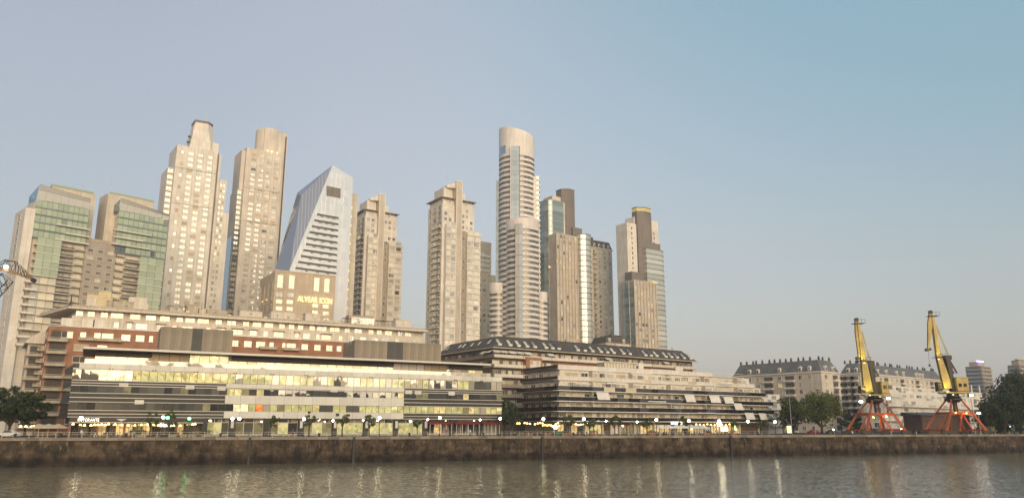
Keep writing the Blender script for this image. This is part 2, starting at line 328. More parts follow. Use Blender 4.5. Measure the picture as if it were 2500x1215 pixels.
# ------------------------------------------------------------------ mesh helpers
class MB:
    def __init__(s): s.v = []; s.f = []; s.m = []; s.mats = []
    def mi(s, mat):
        if mat not in s.mats: s.mats.append(mat)
        return s.mats.index(mat)
    def add(s, vs_, fs, mat):
        o = len(s.v); s.v += [tuple(p) for p in vs_]; k = s.mi(mat)
        for f in fs: s.f.append([o + i for i in f]); s.m.append(k)
        return s
    def box(s, x0, x1, y0, y1, z0, z1, mat):
        return s.add([(x0,y0,z0),(x1,y0,z0),(x1,y1,z0),(x0,y1,z0),(x0,y0,z1),(x1,y0,z1),(x1,y1,z1),(x0,y1,z1)],
                     [(0,3,2,1),(4,5,6,7),(0,1,5,4),(1,2,6,5),(2,3,7,6),(3,0,4,7)], mat)
    def prism(s, poly, z0, z1, mat, top=None):
        """vertical prism over a counter-clockwise plan polygon; top: optional per-vertex heights"""
        n = len(poly); tz = top or [z1] * n
        v = [(p[0], p[1], z0) for p in poly] + [(p[0], p[1], tz[i]) for i, p in enumerate(poly)]
        f = [tuple(range(n - 1, -1, -1)), tuple(range(n, 2 * n))] + [(i, (i + 1) % n, n + (i + 1) % n, n + i) for i in range(n)]
        return s.add(v, f, mat)
    def tube(s, p0, p1, r0, mat, r1=None, n=6):
        p0, p1 = Vector(p0), Vector(p1); r1 = r0 if r1 is None else r1
        d = (p1 - p0).normalized(); a = d.orthogonal().normalized(); b = d.cross(a)
        v = []
        for p, r in ((p0, r0), (p1, r1)):
            for i in range(n):
                t = 2 * math.pi * i / n; v.append(p + (a * math.cos(t) + b * math.sin(t)) * r)
        f = [(i, (i + 1) % n, n + (i + 1) % n, n + i) for i in range(n)] + [tuple(range(n - 1, -1, -1)), tuple(range(n, 2 * n))]
        return s.add(v, f, mat)
    def beam(s, p0, p1, w, h, mat, w1=None, h1=None, up=(0, 0, 1)):
        """rectangular bar from p0 to p1, w across, h along `up`"""
        p0, p1 = Vector(p0), Vector(p1); d = (p1 - p0).normalized()
        a = d.cross(Vector(up))
        if a.length < 1e-4: a = d.cross(Vector((1, 0, 0)))
        a.normalize(); b = a.cross(d).normalized()
        w1 = w if w1 is None else w1; h1 = h if h1 is None else h1
        v = []
        for p, ww, hh in ((p0, w, h), (p1, w1, h1)):
            v += [p - a*ww/2 - b*hh/2, p + a*ww/2 - b*hh/2, p + a*ww/2 + b*hh/2, p - a*ww/2 + b*hh/2]
        return s.add(v, [(0,3,2,1),(4,5,6,7),(0,1,5,4),(1,2,6,5),(2,3,7,6),(3,0,4,7)], mat)
    def lathe(s, prof, mat, n=10, c=(0, 0)):
        v = []; f = []
        for (r, z) in prof:
            for i in range(n):
                t = 2 * math.pi * i / n; v.append((c[0] + r * math.cos(t), c[1] + r * math.sin(t), z))
        for k in range(len(prof) - 1):
            for i in range(n): f.append((k*n+i, k*n+(i+1)%n, (k+1)*n+(i+1)%n, (k+1)*n+i))
        f.append(tuple(range(n-1, -1, -1))); f.append(tuple(range((len(prof)-1)*n, len(prof)*n)))
        return s.add(v, f, mat)
    def mesh(s, name):
        me = bpy.data.meshes.new(name); me.from_pydata(s.v, [], s.f)
        for k in s.mats: me.materials.append(MATS[k])
        me.polygons.foreach_set('material_index', s.m)
        me.update()
        return me
def obj(name, data, parent=None, loc=(0, 0, 0), rz=0.0):
    if isinstance(data, MB): data = data.mesh(name)
    o = bpy.data.objects.new(name, data); C.objects.link(o)
    o.location = loc; o.rotation_euler = (0, 0, rz)
    if parent is not None: o.parent = getattr(parent, 'e', parent)
    return o
def tag(o, label, cat, group=None):
    o['label'] = label; o['category'] = cat
    if group: o['group'] = group
    return o
def empty(name, loc, rz=0.0):
    o = bpy.data.objects.new(name, None); C.objects.link(o); o.location = loc; o.rotation_euler = (0, 0, rz); o.empty_display_size = 1
    return o
def copy_tree(o, parent=None):
    c = o.copy(); C.objects.link(c)
    if parent is not None: c.parent = parent
    for ch in o.children: copy_tree(ch, c)
    return c

_wm = {}
def wmesh(w, h, frame, pane, nx=1, fr=.09, dep=.12, sill=False):
    """window seen from -y: proud frame with mullions and a pane set back inside it"""
    k = (round(w, 2), round(h, 2), frame, pane, nx, fr, dep, sill)
    if k in _wm: return _wm[k]
    m = MB(); m.box(-w/2, w/2, -.02, .05, 0, h, pane)
    m.box(-w/2 - fr, -w/2, -dep, .05, -fr, h + fr, frame); m.box(w/2, w/2 + fr, -dep, .05, -fr, h + fr, frame)
    m.box(-w/2, w/2, -dep, .05, h, h + fr, frame); m.box(-w/2, w/2, -dep, .05, -fr, 0, frame)
    for i in range(1, nx):
        x = -w/2 + w * i / nx; m.box(x - .04, x + .04, -dep * .8, -.02, 0, h, frame)
    if sill: m.box(-w/2 - .2, w/2 + .2, -dep - .15, .04, -fr - .15, -fr - .005, frame)
    _wm[k] = m.mesh('window'); return _wm[k]
_bm = {}
def bmesh_(name, sx, sy, sz, mat):
    """cached box: centred in x, back face at y=0, growing to -y and +z"""
    k = (name, round(sx, 2), round(sy, 2), round(sz, 2), mat)
    if k not in _bm: _bm[k] = MB().box(-sx/2, sx/2, -sy, 0, 0, sz, mat).mesh(name)
    return _bm[k]

class Bld:
    """a building: local x runs along its quay-side front (away to the right), local y back into the block, z up"""
    def __init__(s, name, label, px, Y, vp, cat='building', group=None, X=None):
        s.th = math.atan2(FE, vp - CX); X = gx(px, Y) if X is None else X
        s.e = tag(empty(name, (X, Y, 0), s.th), label, cat, group)
        s.o = Vector((X, Y, 0)); s.c, s.s = math.cos(s.th), math.sin(s.th)
    def toloc(s, p):
        q = p - s.o; return Vector((q.x * s.c + q.y * s.s, -q.x * s.s + q.y * s.c, q.z))
    def fx(s, px, py, y=0.0):
        a = s.toloc(EYE); d = ray(px, py); dl = Vector((d.x * s.c + d.y * s.s, -d.x * s.s + d.y * s.c, d.z))
        t = (y - a.y) / dl.y; p = a + dl * t; return p.x, p.z
    def sx(s, px, py, x=0.0):
        a = s.toloc(EYE); d = ray(px, py); dl = Vector((d.x * s.c + d.y * s.s, -d.x * s.s + d.y * s.c, d.z))
        t = (x - a.x) / dl.x; p = a + dl * t; return p.y, p.z
    def part(s, name, mb, loc=(0, 0, 0), rz=0.0, parent=None): return obj(name, mb, parent or s.e, loc, rz)
    def box(s, name, x0, x1, y0, y1, z0, z1, mat): return obj(name, MB().box(x0, x1, y0, y1, z0, z1, mat), s.e)
    def win(s, x, y, z, w, h, pane, frame='frame_white', nx=1, face='f', fr=.09, dep=.12, name='window', sill=False):
        return obj(name, wmesh(w, h, frame, pane, nx, fr, dep, sill), s.e, (x, y, z), {'f': 0, 'l': -math.pi/2, 'r': math.pi/2}[face])
    def slab(s, name, x, y, z, sx, sy, sz, mat, face='f'):
        return obj(name, bmesh_(name, sx, sy, sz, mat), s.e, (x, y, z), {'f': 0, 'l': -math.pi/2, 'r': math.pi/2}[face])
def pick(*pairs):
    r = random.random() * sum(p for _, p in pairs)
    for n, p in pairs:
        r -= p
        if r <= 0: return n
    return pairs[-1][0]

# ================================================================== setting
def structure(o): o['kind'] = 'structure'; return o
WZ = -5.7
def qpt(X, off): return (X, quay_y(X) + off)
g = MB()
a, b_ = -1500, 2500
g.add([(a, quay_y(a) + 1.0, 0), (b_, quay_y(b_) + 1.0, 0), (9000, 9000, 0), (-9000, 9000, 0)], [(0, 1, 2, 3)], 'asphalt')
structure(obj('ground', g))
def strip(name, off0, off1, z, mat, xa=-400, xb=520):
    m = MB(); p = [qpt(xa, off0), qpt(xb, off0), qpt(xb, off1), qpt(xa, off1)]
    m.add([(q[0], q[1], z) for q in p], [(0, 1, 2, 3)], mat); return structure(obj(name, m))
strip('promenade', 1.0, 24, .004, 'paving')
NEAR = -156.0                                    # the bank the camera stands on
m = MB(); m.add([(-1500, quay_y(-1500) + NEAR - 41, 0), (2500, quay_y(2500) + NEAR - 41, 0), (2500, -2500, 0), (-1500, -2500, 0)], [(3, 2, 1, 0)], 'paving')
structure(obj('near_bank', m))
m = MB(); m.add([(-1500, quay_y(-1500) + NEAR - 41, WZ - 3), (2500, quay_y(2500) + NEAR - 41, WZ - 3), (2500, quay_y(2500) + NEAR - 41, -.004), (-1500, quay_y(-1500) + NEAR - 41, -.004)], [(3, 2, 1, 0)], 'quay_stone')
structure(obj('near_embankment', m))
m = MB(); m.add([(-1500, quay_y(-1500) + NEAR - 42, WZ), (2500, quay_y(2500) + NEAR - 42, WZ), (2500, quay_y(2500) + .5, WZ), (-1500, quay_y(-1500) + .5, WZ)], [(0, 1, 2, 3)], 'water')
structure(obj('water', m))

qw = tag(empty('quay_wall', (-102.6, 160, 0), QANG), 'long stained brown stone quay wall rising from the water, pale capstones on top', 'quay wall')
m = MB()
rq = random.Random(3)
zc_ = [-9.0, -5.9, -4.95, -4.05, -3.2, -2.35, -1.45, -.56]
for j in range(len(zc_) - 1):                      # coursed masonry: each stone a little proud or shy of its neighbours
    x = -30.0 - rq.uniform(0, 2)
    while x < 362:
        w = rq.uniform(1.5, 3.4); yo = rq.uniform(-.10, .06) - (.12 if j < 2 else 0)
        m.box(x + .03, x + w - .03, yo, .3, zc_[j] + .025, zc_[j + 1] - .025, 'quay_stone'); x += w
m.box(-240, 448, .2, 1.2, -9, -.57, 'quay_stone')
obj('masonry', m, qw)['kind'] = 'stuff'
cap = MB().box(0, 2.36, -.35, 1.35, -.55, .06, 'capstone').mesh('capstone')
for i in range(-10, 150):
    o = obj('capstone', cap, qw, (i * 2.4, rq.uniform(-.03, .03), rq.uniform(-.02, .02)))
obj('capstone_run', MB().box(360, 448, -.35, 1.35, -.55, .05, 'capstone'), qw)
obj('capstone_run', MB().box(-238, -24.05, -.35, 1.35, -.55, .05, 'capstone'), qw)
fm_ = MB().box(-.28, .28, -.62, -.10, -6.3, .0, 'dark_metal').mesh('fender_post')
for px in (865, 612, 1322, 1780): 
    p = quay_at(px, 0); obj('fender_post', fm_, qw, ((p.x + 102.6) / math.cos(QANG), 0, 0))
rung = MB()
for i in range(16): rung.box(-.25, .25, -.28, -.2, -5.4 + i * .33, -5.34 + i * .33, 'dark_metal')
rung.box(-.29, -.25, -.3, -.18, -5.6, -.1, 'dark_metal').box(.25, .29, -.3, -.18, -5.6, -.1, 'dark_metal')
rung = rung.mesh('ladder')
for px in (330, 1010, 1560, 2010): 
    p = quay_at(px, 0); obj('ladder', rung, qw, ((p.x + 102.6) / math.cos(QANG), 0, 0))

# ================================================================== office building with striped bands
A = Bld('office_building', 'long low office block with lit ribbon windows and white bands above a restaurant', 160, 185, 4900)
LA = A.fx(1226, 1000)[0]
xa, xb_ = A.fx(549, 980)[0], A.fx(986, 980)[0]
_bl = A.toloc(Vector((gx(136, 205), 205, 0)))
def apoly(ins, back=24.0):
    k = back / _bl.y
    return [(ins + _bl.x * (ins / _bl.y), ins), (LA - ins, ins), (LA - ins, back), (_bl.x * k + ins, back)]
zr = dict(g=4.45, w2a=6.15, w2b=7.95, w3a=10.15, w3b=11.75, w4a=13.1, w4b=15.55, par=17.0, rail=18.2, fas=20.35)
for z0, z1, mt in ((4.45, 6.15, 'slat_dark'), (6.15, 7.95, 'glass_dark'), (7.95, 10.15, 'slat_dark'), (10.15, 11.75, 'glass_dark'), (11.75, 13.1, 'slat_dark'), (13.1, 15.55, 'glass_clear'), (15.55, 16.9, 'slat_dark')):
    A.part('floor_body', MB().prism(apoly(.42), z0 + .001, z1 - .001, mt))
A.part('ground_floor_core', MB().prism(apoly(2.6), 0, 4.44, 'grey_wall'))
def pane_mat(row, px):
    if row == 4:
        if px < 182: return 'glass_pale'
        if px < 250: return pick(('office_tint', 3), ('lit_dim', 1))
        if 268 < px < 318: return 'lit_bright'
        if px < 560: return pick(('lit_warm', 6), ('lit_bright', 1), ('lit_green', 2))
        if px < 985: return pick(('lit_green', 4), ('glass_pale', 4), ('lit_warm', 2), ('office_tint', 2), ('glass_cream', 2))
        if px < 1025: return 'glass_cream'
        return pick(('office_tint', 5), ('glass_pale', 3), ('lit_green', 2))
    if row == 3:
        if 185 < px < 200: return 'lit_warm'
        if 552 < px < 585 or 632 < px < 642 or 975 < px < 988 or 1130 < px < 1142: return 'lit_warm'
        return pick(('office_glass', 6), ('office_tint', 3), ('lit_dim', 1.5))
    if 488 < px < 512: return 'lit_dim'
    if 566 < px < 603: return 'lit_bright'
    if 621 < px < 634: return 'lit_orange'
    if px < 566: return pick(('office_tint', 4), ('office_glass', 3))
    if 775 < px < 806 or 838 < px < 872: return 'office_tint'
    return pick(('lit_green', 7), ('lit_warm', 1.5), ('lit_dim', 1), ('glass_pale', .6))
NP = 62; pw = LA / NP
_pm = {}
def pane(w, h, mt):
    k = (round(w, 2), round(h, 2), mt)
    if k not in _pm: _pm[k] = MB().box(-w/2, w/2, -.05, .03, 0, h, mt).box(w/2, w/2 + .09, -.13, .03, 0, h, 'frame_dark').mesh('window_pane')
    return _pm[k]
def px_of(b, x, y, z):
    p = b.o + Vector((x * b.c - y * b.s, x * b.s + y * b.c, z)) - EYE
    yc = p.y * CP + p.z * SP; return CX + F * p.x / yc
for row, z0, z1 in ((2, zr['w2a'], zr['w2b']), (3, zr['w3a'], zr['w3b']), (4, zr['w4a'], zr['w4b'])):
    for i in range(NP):
        x = (i + .5) * pw
        A.part('window_pane', pane(pw - .10, z1 - z0 - .1, pane_mat(row, px_of(A, x, 0, z0))), (x, .28, z0 + .05))
        if row == 2 and xa < x: pass
# striped zones: dark louvre field with proud pale rails
def rails(x0, x1, zs, h=.15):
    for z in zs: A.box('rail', x0, x1, -.02, .40, z, z + h, 'panel_white')
for (x0, x1) in ((0.0, xa - .05), (xb_ + .05, LA)):
    A.box('louvre_field', x0 + .02, x1 - .02, .2, .41, 4.62, 5.98, 'slat_dark')
    A.box('louvre_field', x0 + .02, x1 - .02, .2, .41, 8.12, 9.98, 'slat_dark')
    A.box('louvre_field', x0 + .02, x1 - .02, .2, .41, 11.92, 12.93, 'slat_dark')
    rails(x0, x1, (4.45, 5.2, 5.99)); rails(x0, x1, (7.95, 8.95, 9.99)); rails(x0, x1, (11.76, 12.35, 12.94))
npan = 13; wpan = (xb_ - xa) / npan
for z0, z1 in ((4.45, 6.05), (8.0, 10.0), (12.0, 13.05)):
    pm_ = bmesh_('cladding_panel', wpan - .05, .42, z1 - z0, 'panel_white')
    for i in range(npan): A.part('cladding_panel', pm_, (xa + (i + .5) * wpan, .41, z0))
rails(xa, xb_, (10.02, 11.76)); rails(xa, xb_, (6.07, 7.97), .1)
for px, py in ((302, 940), (464, 946), (541, 949), (816, 953), (850, 954), (998, 958), (1021, 959), (1103, 961), (340, 982), (936, 992)):   # pale raised blinds
    x, z = A.fx(px, py); A.slab('blind', x, .2, z - .35, 2.0, .12, .95, 'awning_white')
# terrace parapet, glass rail, penthouse, roof
npp = 34; wpp = (LA - 1.2) / npp
pm_ = bmesh_('parapet_panel', wpp - .05, .35, 1.15, 'panel_white')
for i in range(npp): A.part('parapet_panel', pm_, (1.2 + (i + .5) * wpp, .35, 15.86))
rails(0, LA, (15.56,), .28)
rm = MB().box(-wpp/2 + .03, wpp/2 - .03, -.06, 0, 0, 1.1, 'glass_pale').mesh('rail_glass')
for i in range(npp - 1): A.part('rail_glass', rm, (2.2 + (i + .5) * wpp * .99, 1.1, 17.02))
xr0, xr1 = A.fx(205, 849)[0], A.fx(1195, 895)[0]
A.part('terrace_floor', MB().prism(apoly(.5), 16.905, 17.0, 'concrete'))
pen_x0, pen_x1 = A.fx(232, 870, 3)[0], A.fx(1178, 915, 3)[0]
A.box('penthouse_core', pen_x0 + .2, pen_x1, 3.2, 21, 17.0, 20.3, 'grey_wall')
NQ = 44; qw_ = (pen_x1 - pen_x0) / NQ
for i in range(NQ):
    x = pen_x0 + (i + .5) * qw_; px = px_of(A, x, 3, 18)
    mt = 'glass_pale' if px < 352 else 'awning_beige' if px < 472 else 'lit_warm' if px < 566 else 'awning_white' if 962 < px < 1030 else 'awning_beige' if 1030 < px < 1096 else pick(('lit_warm', 4), ('glass_cream', 4), ('glass_clear', 1))
    A.part('penthouse_pane', pane(qw_ - .1, 3.1 if ('awning' in mt or 472 <= px < 566) else 1.9, mt), (x, 3.1, 17.05))
for xx0, xx1 in ((pen_x0, A.fx(372, 860, 3)[0]), (A.fx(566, 870, 3)[0], A.fx(961, 890, 3)[0]), (A.fx(1096, 895, 3)[0], pen_x1)):
    A.box('shade_panel', xx0, xx1, 2.85, 3.1, 19.05, 20.3, 'slat_dark')
A.box('roof_slab', xr0, xr1, -.9, 23.5, 20.36, 20.75, 'concrete')
A.box('roof_fascia', xr0 - .05, xr1 + .05, -1.05, -.905, 20.30, 20.82, 'panel_white')
A.box('roof_fascia', xr0 - .2, xr0 - .055, -1.05, 23.5, 20.30, 20.82, 'steel')
def plant(pxa, pxb, pyt, yf, deep, slots):
    x0, x1 = A.fx(pxa, 850, yf)[0], A.fx(pxb, 860, yf)[0]; zt = A.fx((pxa + pxb) / 2, pyt, yf)[1]
    n = max(4, int((x1 - x0) / 2.4)); w = (x1 - x0) / n
    root = A.box('plant_room', x0 + .1, x1 - .1, yf + .12, yf + deep, 20.75, zt, 'concrete')
    for i in range(n):
        xm = x0 + (i + .5) * w; px = px_of(A, xm, yf, zt)
        dark = any(p0 <= px <= p1 for p0, p1 in slots)
        o = obj('wall_panel', bmesh_('wall_panel', w - .04, .02 if dark else .12, zt - 20.78, 'grey_dark' if dark else 'concrete'), root, (xm, yf + .119, 20.77))
    for k in range(4): obj('vent_pipe', MB().tube((0, 0, 0), (0, 0, random.uniform(.6, 1.6)), .12, 'steel'), root, (random.uniform(x0 + 1, x1 - 1), yf + random.uniform(1, deep - 1), zt))
    return x0, x1, zt
plant(388, 566, 801, 8, 9, ((460, 500),))
p2 = plant(866, 1077, 834, 8, 12, ((948, 978),))
for px in (852, 858, 905, 912, 930, 944, 957, 972):        # antenna poles on the second plant room
    x, z = A.fx(px, 815, 12); obj('antenna_pole', MB().tube((0, 0, 0), (0, 0, random.uniform(1.5, 4.5)), .07, 'frame_white').box(-.12, .12, -.1, .1, 1.0, 2.6, 'frame_white'), A, (x, 12, p2[2] - 1.0))
for px, py in ((170, 893), (272, 898), (377, 903), (478, 907), (574, 911), (664, 914), (748, 917), (829, 920), (905, 923), (977, 925), (1046, 927), (1112, 929), (1175, 931)):
    x, z = A.fx(px, py + 2, -.02); obj('parapet_light', MB().box(-.45, -.2, -.16, 0, 0, .25, 'dark_metal').box(.2, .45, -.16, 0, 0, .25, 'dark_metal'), A, (x, -.025, 15.58))
# ground floor
cols = [500, 566, 651, 735, 818, 895, 968, 1040, 1105, 1172, 1221]
colx = [A.fx(p, 1040)[0] for p in cols]
for i, x in enumerate(colx[:-1]):
    A.slab('column', x, 1.2, 0, 1.3, .9, 4.44, 'dark_metal')
    if i in (1, 3, 4, 5, 6, 7): A.slab('banner', x + .1, .29, 2.0, .7, .06, 1.9, 'awning_white')
xs0 = colx[0] + .7
for i in range(len(colx) - 1):
    x0, x1 = colx[i] + .68, colx[i + 1] - .68; shop = i >= 7
    n = 3; w = (x1 - x0) / n
    for k in range(n):
        mt = pick(('lit_shop', 2), ('glass_dark', 3), ('glass_clear', 2)) if shop else ('lit_green' if i in (0, 4, 5) and k < 2 else pick(('lit_dim', 6), ('glass_clear', 3), ('lit_green', 2)))
        if i == 6: mt = pick(('panel_white', 1), ('lit_green', 3), ('glass_dark', 1))
        A.win(x0 + (k + .5) * w, 1.3, .55, w - .12, 2.75, mt, 'frame_white', 1, fr=.06, name='shop_window')
        A.win(x0 + (k + .5) * w, 1.3, 3.46, w - .12, .8, 'glass_clear', 'frame_white', 1, fr=.06, name='transom_window')
    A.box('plinth', x0, x1, .9, 1.25, .004, .4, 'concrete_light')
for i in (7, 8, 9):
    x0, x1 = colx[i] + .4, colx[i + 1] - .4
    m = MB(); m.add([(x0, 1.0, 4.0), (x1, 1.0, 4.0), (x1, -1.2, 3.35), (x0, -1.2, 3.35), (x0, 1.0, 3.92), (x1, 1.0, 3.92), (x1, -1.2, 3.27), (x0, -1.2, 3.27)], [(0, 3, 2, 1), (4, 5, 6, 7), (2, 3, 7, 6), (0, 1, 5, 4), (0, 4, 7, 3), (1, 2, 6, 5)], 'awning_red')
    m.box(x0, x1, -1.26, -1.2, 3.05, 3.34, 'awning_red')
    A.part('awning', m)
    for k in range(5): A.slab('awning_post', x0 + .4 + k * (x1 - x0 - .8) / 4, -1.05, 0, .12, .12, 3.2, 'frame_white')
# restaurant end: dark sign band, open lit front
xq = colx[0] - .7
A.box('sign_band', .6, xq, -.3, .35, 3.35, 4.42, 'dark_metal')
A.box('awning_edge', .6, xq, -1.9, -.31, 3.18, 3.32, 'frame_white')
nb = 15; wb = (xq - .8) / nb
for i in range(nb):
    x = .8 + (i + .5) * wb
    A.win(x, 2.4, .3, wb - .3, 2.7, pick(('lit_shop', 4), ('glass_dark', 3), ('lit_orange', .5), ('lit_dim', 2)), 'wood', 2, name='restaurant_window')
    if i % 3 == 0: A.slab('column', x - wb / 2, 1.0, 0, .5, .5, 3.3, 'brick_red')
def text3d(b, s, x, y, z, size, mat, name='letter', ext=.12, width=None):
    """raised sign letters, each letter a mesh of its own"""
    out = []; pos = 0.0
    for ch_ in s:
        if ch_ == ' ': pos += size * .38; continue
        cu = bpy.data.curves.new(name, 'FONT'); cu.body = ch_; cu.size = size; cu.extrude = ext; cu.materials.append(MATS[mat])
        tmp = bpy.data.objects.new('tmp', cu); C.objects.link(tmp); bpy.context.view_layer.update()
        me = bpy.data.meshes.new_from_object(tmp.evaluated_get(bpy.context.evaluated_depsgraph_get())); bpy.data.objects.remove(tmp)
        xs_ = [v_.co.x for v_ in me.vertices]
        out.append((me, pos - min(xs_))); pos += max(xs_) - min(xs_) + size * .13
    k = (width / pos) if width else 1.0
    for me, p_ in out:
        o = obj(name, me, b.e, (x + p_ * k, y, z)); o.rotation_euler = (math.pi / 2, 0, 0); o.scale.x = k
x0, z0 = A.fx(190, 1024, -.4); x1 = A.fx(243, 1024, -.4)[0]
text3d(A, 'RISTORANTE', x0, -.42, 3.52, 1.0, 'sign_white', width=x1 - x0)
x0, _ = A.fx(285, 1024, -.4)
A.part('sign_emblem', MB().box(-1.0, 1.0, -.12, 0, .45, .62, 'frame_white').box(-.6, .6, -.12, 0, .25, .44, 'frame_white').box(-.25, .25, -.12, 0, .1, .24, 'frame_white'), (x0 + 1.0, -.31, 3.5))
x0, _ = A.fx(405, 1030, -.4)
A.win(x0, -.35, 2.3, 2.6, .8, 'sign_white', 'frame_dark', 1, name='menu_screen')

# ================================================================== brick apartment block behind
D = Bld('brick_apartment_block', 'red brick apartment block with two cream set-back storeys and a flat overhanging roof', 120, 215, 4600, X=at(120, 797, 215).x)
LD = D.fx(1045, 900)[0]
zD1 = D.fx(160, 797)[1]; zD2 = D.fx(160, 751)[1]; fh = 3.35
D.part('wall', MB().prism([(0, 0), (LD, 0), (LD - 2, 26), (-1.5, 26)], 0, zD1, 'brick_red'))
zm = (zD1 + zD2) / 2
D.part('upper_wall', MB().prism([(4.5, 1.6), (LD - 1, 1.6), (LD - 3, 25), (2, 25)], zD1, zm, 'buff'))
D.part('upper_wall', MB().prism([(6, 2.6), (LD - 1, 2.6), (LD - 3, 25), (3, 25)], zm + .001, zD2, 'buff'))
D.box('terrace_parapet', 4.2, LD - .5, .9, 1.2, zD1, zD1 + .5, 'cream')
D.box('terrace_parapet', 5.2, LD - .8, 1.7, 2.0, zm + .002, zm + .9, 'buff')
D.part('roof_cornice', MB().prism([(4.2, .2), (LD - .2, .2), (LD - 2, 26), (-4, 26)], zD2 + .001, zD2 + .55, 'buff'))
D.part('roof_cornice', MB().prism([(4.9, 1.0), (LD - .8, 1.0), (LD - 2.5, 25.4), (-3, 25.4)], zD2 + .552, zD2 + 1.25, 'concrete_light'))
D.box('brick_course', -.06, LD, -.08, .0, zD1 - .9, zD1 - .72, 'brick_red')
D.box('coping', -.2, LD + .1, -.22, .9, zD1 + .002, zD1 + .18, 'cream')
x = 7.0
while x < LD - 3:
    w = random.choice((1.7, 2.6, 3.2)); px = px_of(D, x, 2.6, zD2 - 2)
    D.win(x, 2.58, zm + 1.0, w, 1.55, pick(('glass_cream', 6), ('glass_pale', 2), ('glass_clear', 1)), 'frame_white', 2)
    if random.random() < .3: D.slab('roller_awning', x, 2.57, zm + 2.75, w + .8, .55, .14, 'awning_beige')
    x += w + random.uniform(1.0, 2.2)
x = 8.0
while x < LD - 4:
    w = random.choice((1.1, 2.0, 3.0))
    if px_of(D, x, 1.6, zm) > 262: D.win(x, 1.58, zD1 + .7, w, 1.5, pick(('glass_cream', 5), ('glass_pale', 2), ('glass_dark', 1)), 'frame_white', 2)
    if random.random() < .35: D.slab('roller_awning', x, 1.57, zD1 + 2.5, w + .9, .8, .16, 'awning_beige')
    x += w + random.uniform(1.4, 3.0)
for px in (165, 216, 243):
    x, _ = D.fx(px, 785, 1.4); D.slab('privacy_screen', x, 1.55, zD1 + .5, 3.1, .25, zm - zD1 - .5, 'cream')
# brick storeys: windows where the block shows above the office roof, all storeys at its open end
zt = zD1 - 1.25
for px, w, mt, nx in ((163, 2.7, 'glass_dark', 2), (202, 1.3, 'glass_cream', 3), (237, 1.5, 'glass_cream', 1), (262, 2.8, 'glass_cream', 2), (307, 2.2, 'glass_cream', 2), (342, 2.1, 'glass_cream', 2), (369, .9, 'glass_pale', 1),
                      (574, 2.0, 'glass_cream', 2), (606, 2.1, 'glass_cream', 2), (637, 2.6, 'glass_cream', 2), (664, 1.2, 'glass_pale', 1), (694, .9, 'glass_cream', 1), (712, 2.8, 'glass_cream', 2), (745, 1.9, 'glass_cream', 2), (776, 1.9, 'glass_cream', 2), (805, 1.9, 'glass_cream', 2), (829, 1.5, 'glass_clear', 1)):
    x, _ = D.fx(px, 825); D.win(x, -.0, zt - 1.75, w, 1.65, mt, 'frame_white', nx, sill=True)
def balcony(b, x, y, z, w, dp, mat, face='f', rail='frame_white', hgt=.55):
    m = MB(); m.box(-w/2, w/2, -dp, 0, 0, .22, mat); m.box(-w/2, w/2, -dp, -dp + .12, .22, .22 + hgt, mat)
    m.box(-w/2, -w/2 + .12, -dp + .121, 0, .221, .22 + hgt, mat); m.box(w/2 - .12, w/2, -dp + .121, 0, .221, .22 + hgt, mat)
    m.box(-w/2, w/2, -dp, -dp + .05, .22 + hgt + .25, .27 + hgt + .27, rail)
    return obj('balcony', m, b.e, (x, y, z), {'f': 0, 'l': -math.pi/2, 'r': math.pi/2}[face])
for px, w in ((210, 4.0), (263, 7.2), (655, 5.4), (711, 5.2)):
    x, _ = D.fx(px, 830); balcony(D, x, 0, zt - 2.35, w, 1.4, 'concrete_light')
for k in range(9):
    z = zt - 1.75 - k * fh
    if z < 1: break
    D.box('loggia_shade', .6, 4.6, -.06, -.02, z - .6, z + 1.9, 'grey_dark')  # thin dark sheet on the flat wall, painting the shade of a loggia
    D.win(2.6, -.08, z - .1, 3.0, 1.7, 'slat_dark', 'wood', 2)  # matte dark pane, coloured as if in the loggia's shade
    balcony(D, 2.5, -.02, z - 1.3, 5.0, 1.5, 'concrete_light')
    if k: D.win(8.4, 0, z, 3.4, 1.6, pick(('awning_beige', 3), ('slat_dark', 2)), 'frame_white', 2, sill=True)
    if k == 1: balcony(D, 13.4, 0, z - .8, 4.2, 1.4, 'concrete_light'); D.win(13.6, 0, z, 2.4, 1.6, 'glass_cream', 'frame_white', 2)
    for yy in (5, 12, 19): D.win(-.06 * yy, yy, z, 1.8, 1.6, pick(('glass_dark', 2), ('glass_clear', 1)), 'frame_white', 2, face='l')
wx = D.fx(52, 960, 12)[0]; zw = D.fx(80, 838, 12)[1]
D.part('wing', MB().prism([(wx, 12), (-.75, 12), (-1.5, 30), (wx - 1, 30)], 0, zw, 'brown_wall'))
D.part('wing_roof', MB().prism([(wx - .7, 11), (-.72, 11), (-1.5, 30), (wx - 2, 30)], zw + .001, zw + 4.2, 'buff', top=[zw + .5, zw + 4.6, zw + 4.6, zw + .5]))
for k in range(10):
    z = zw - 2.4 - k * fh
    if z < 1: break
    D.box('loggia_shade', wx + .6, -1.4, 11.9, 11.96, z - .6, z + 1.7, 'grey_dark')  # dark sheet painted for loggia shade, the wall stays flat
    balcony(D, (wx - 1.2) / 2, 11.9, z - 1.3, -wx - .3, 1.7, 'concrete_light')
    balcony(D, wx * .25 - .2, 11.8, z + .2, -wx * .4, 2.2, 'concrete_light')
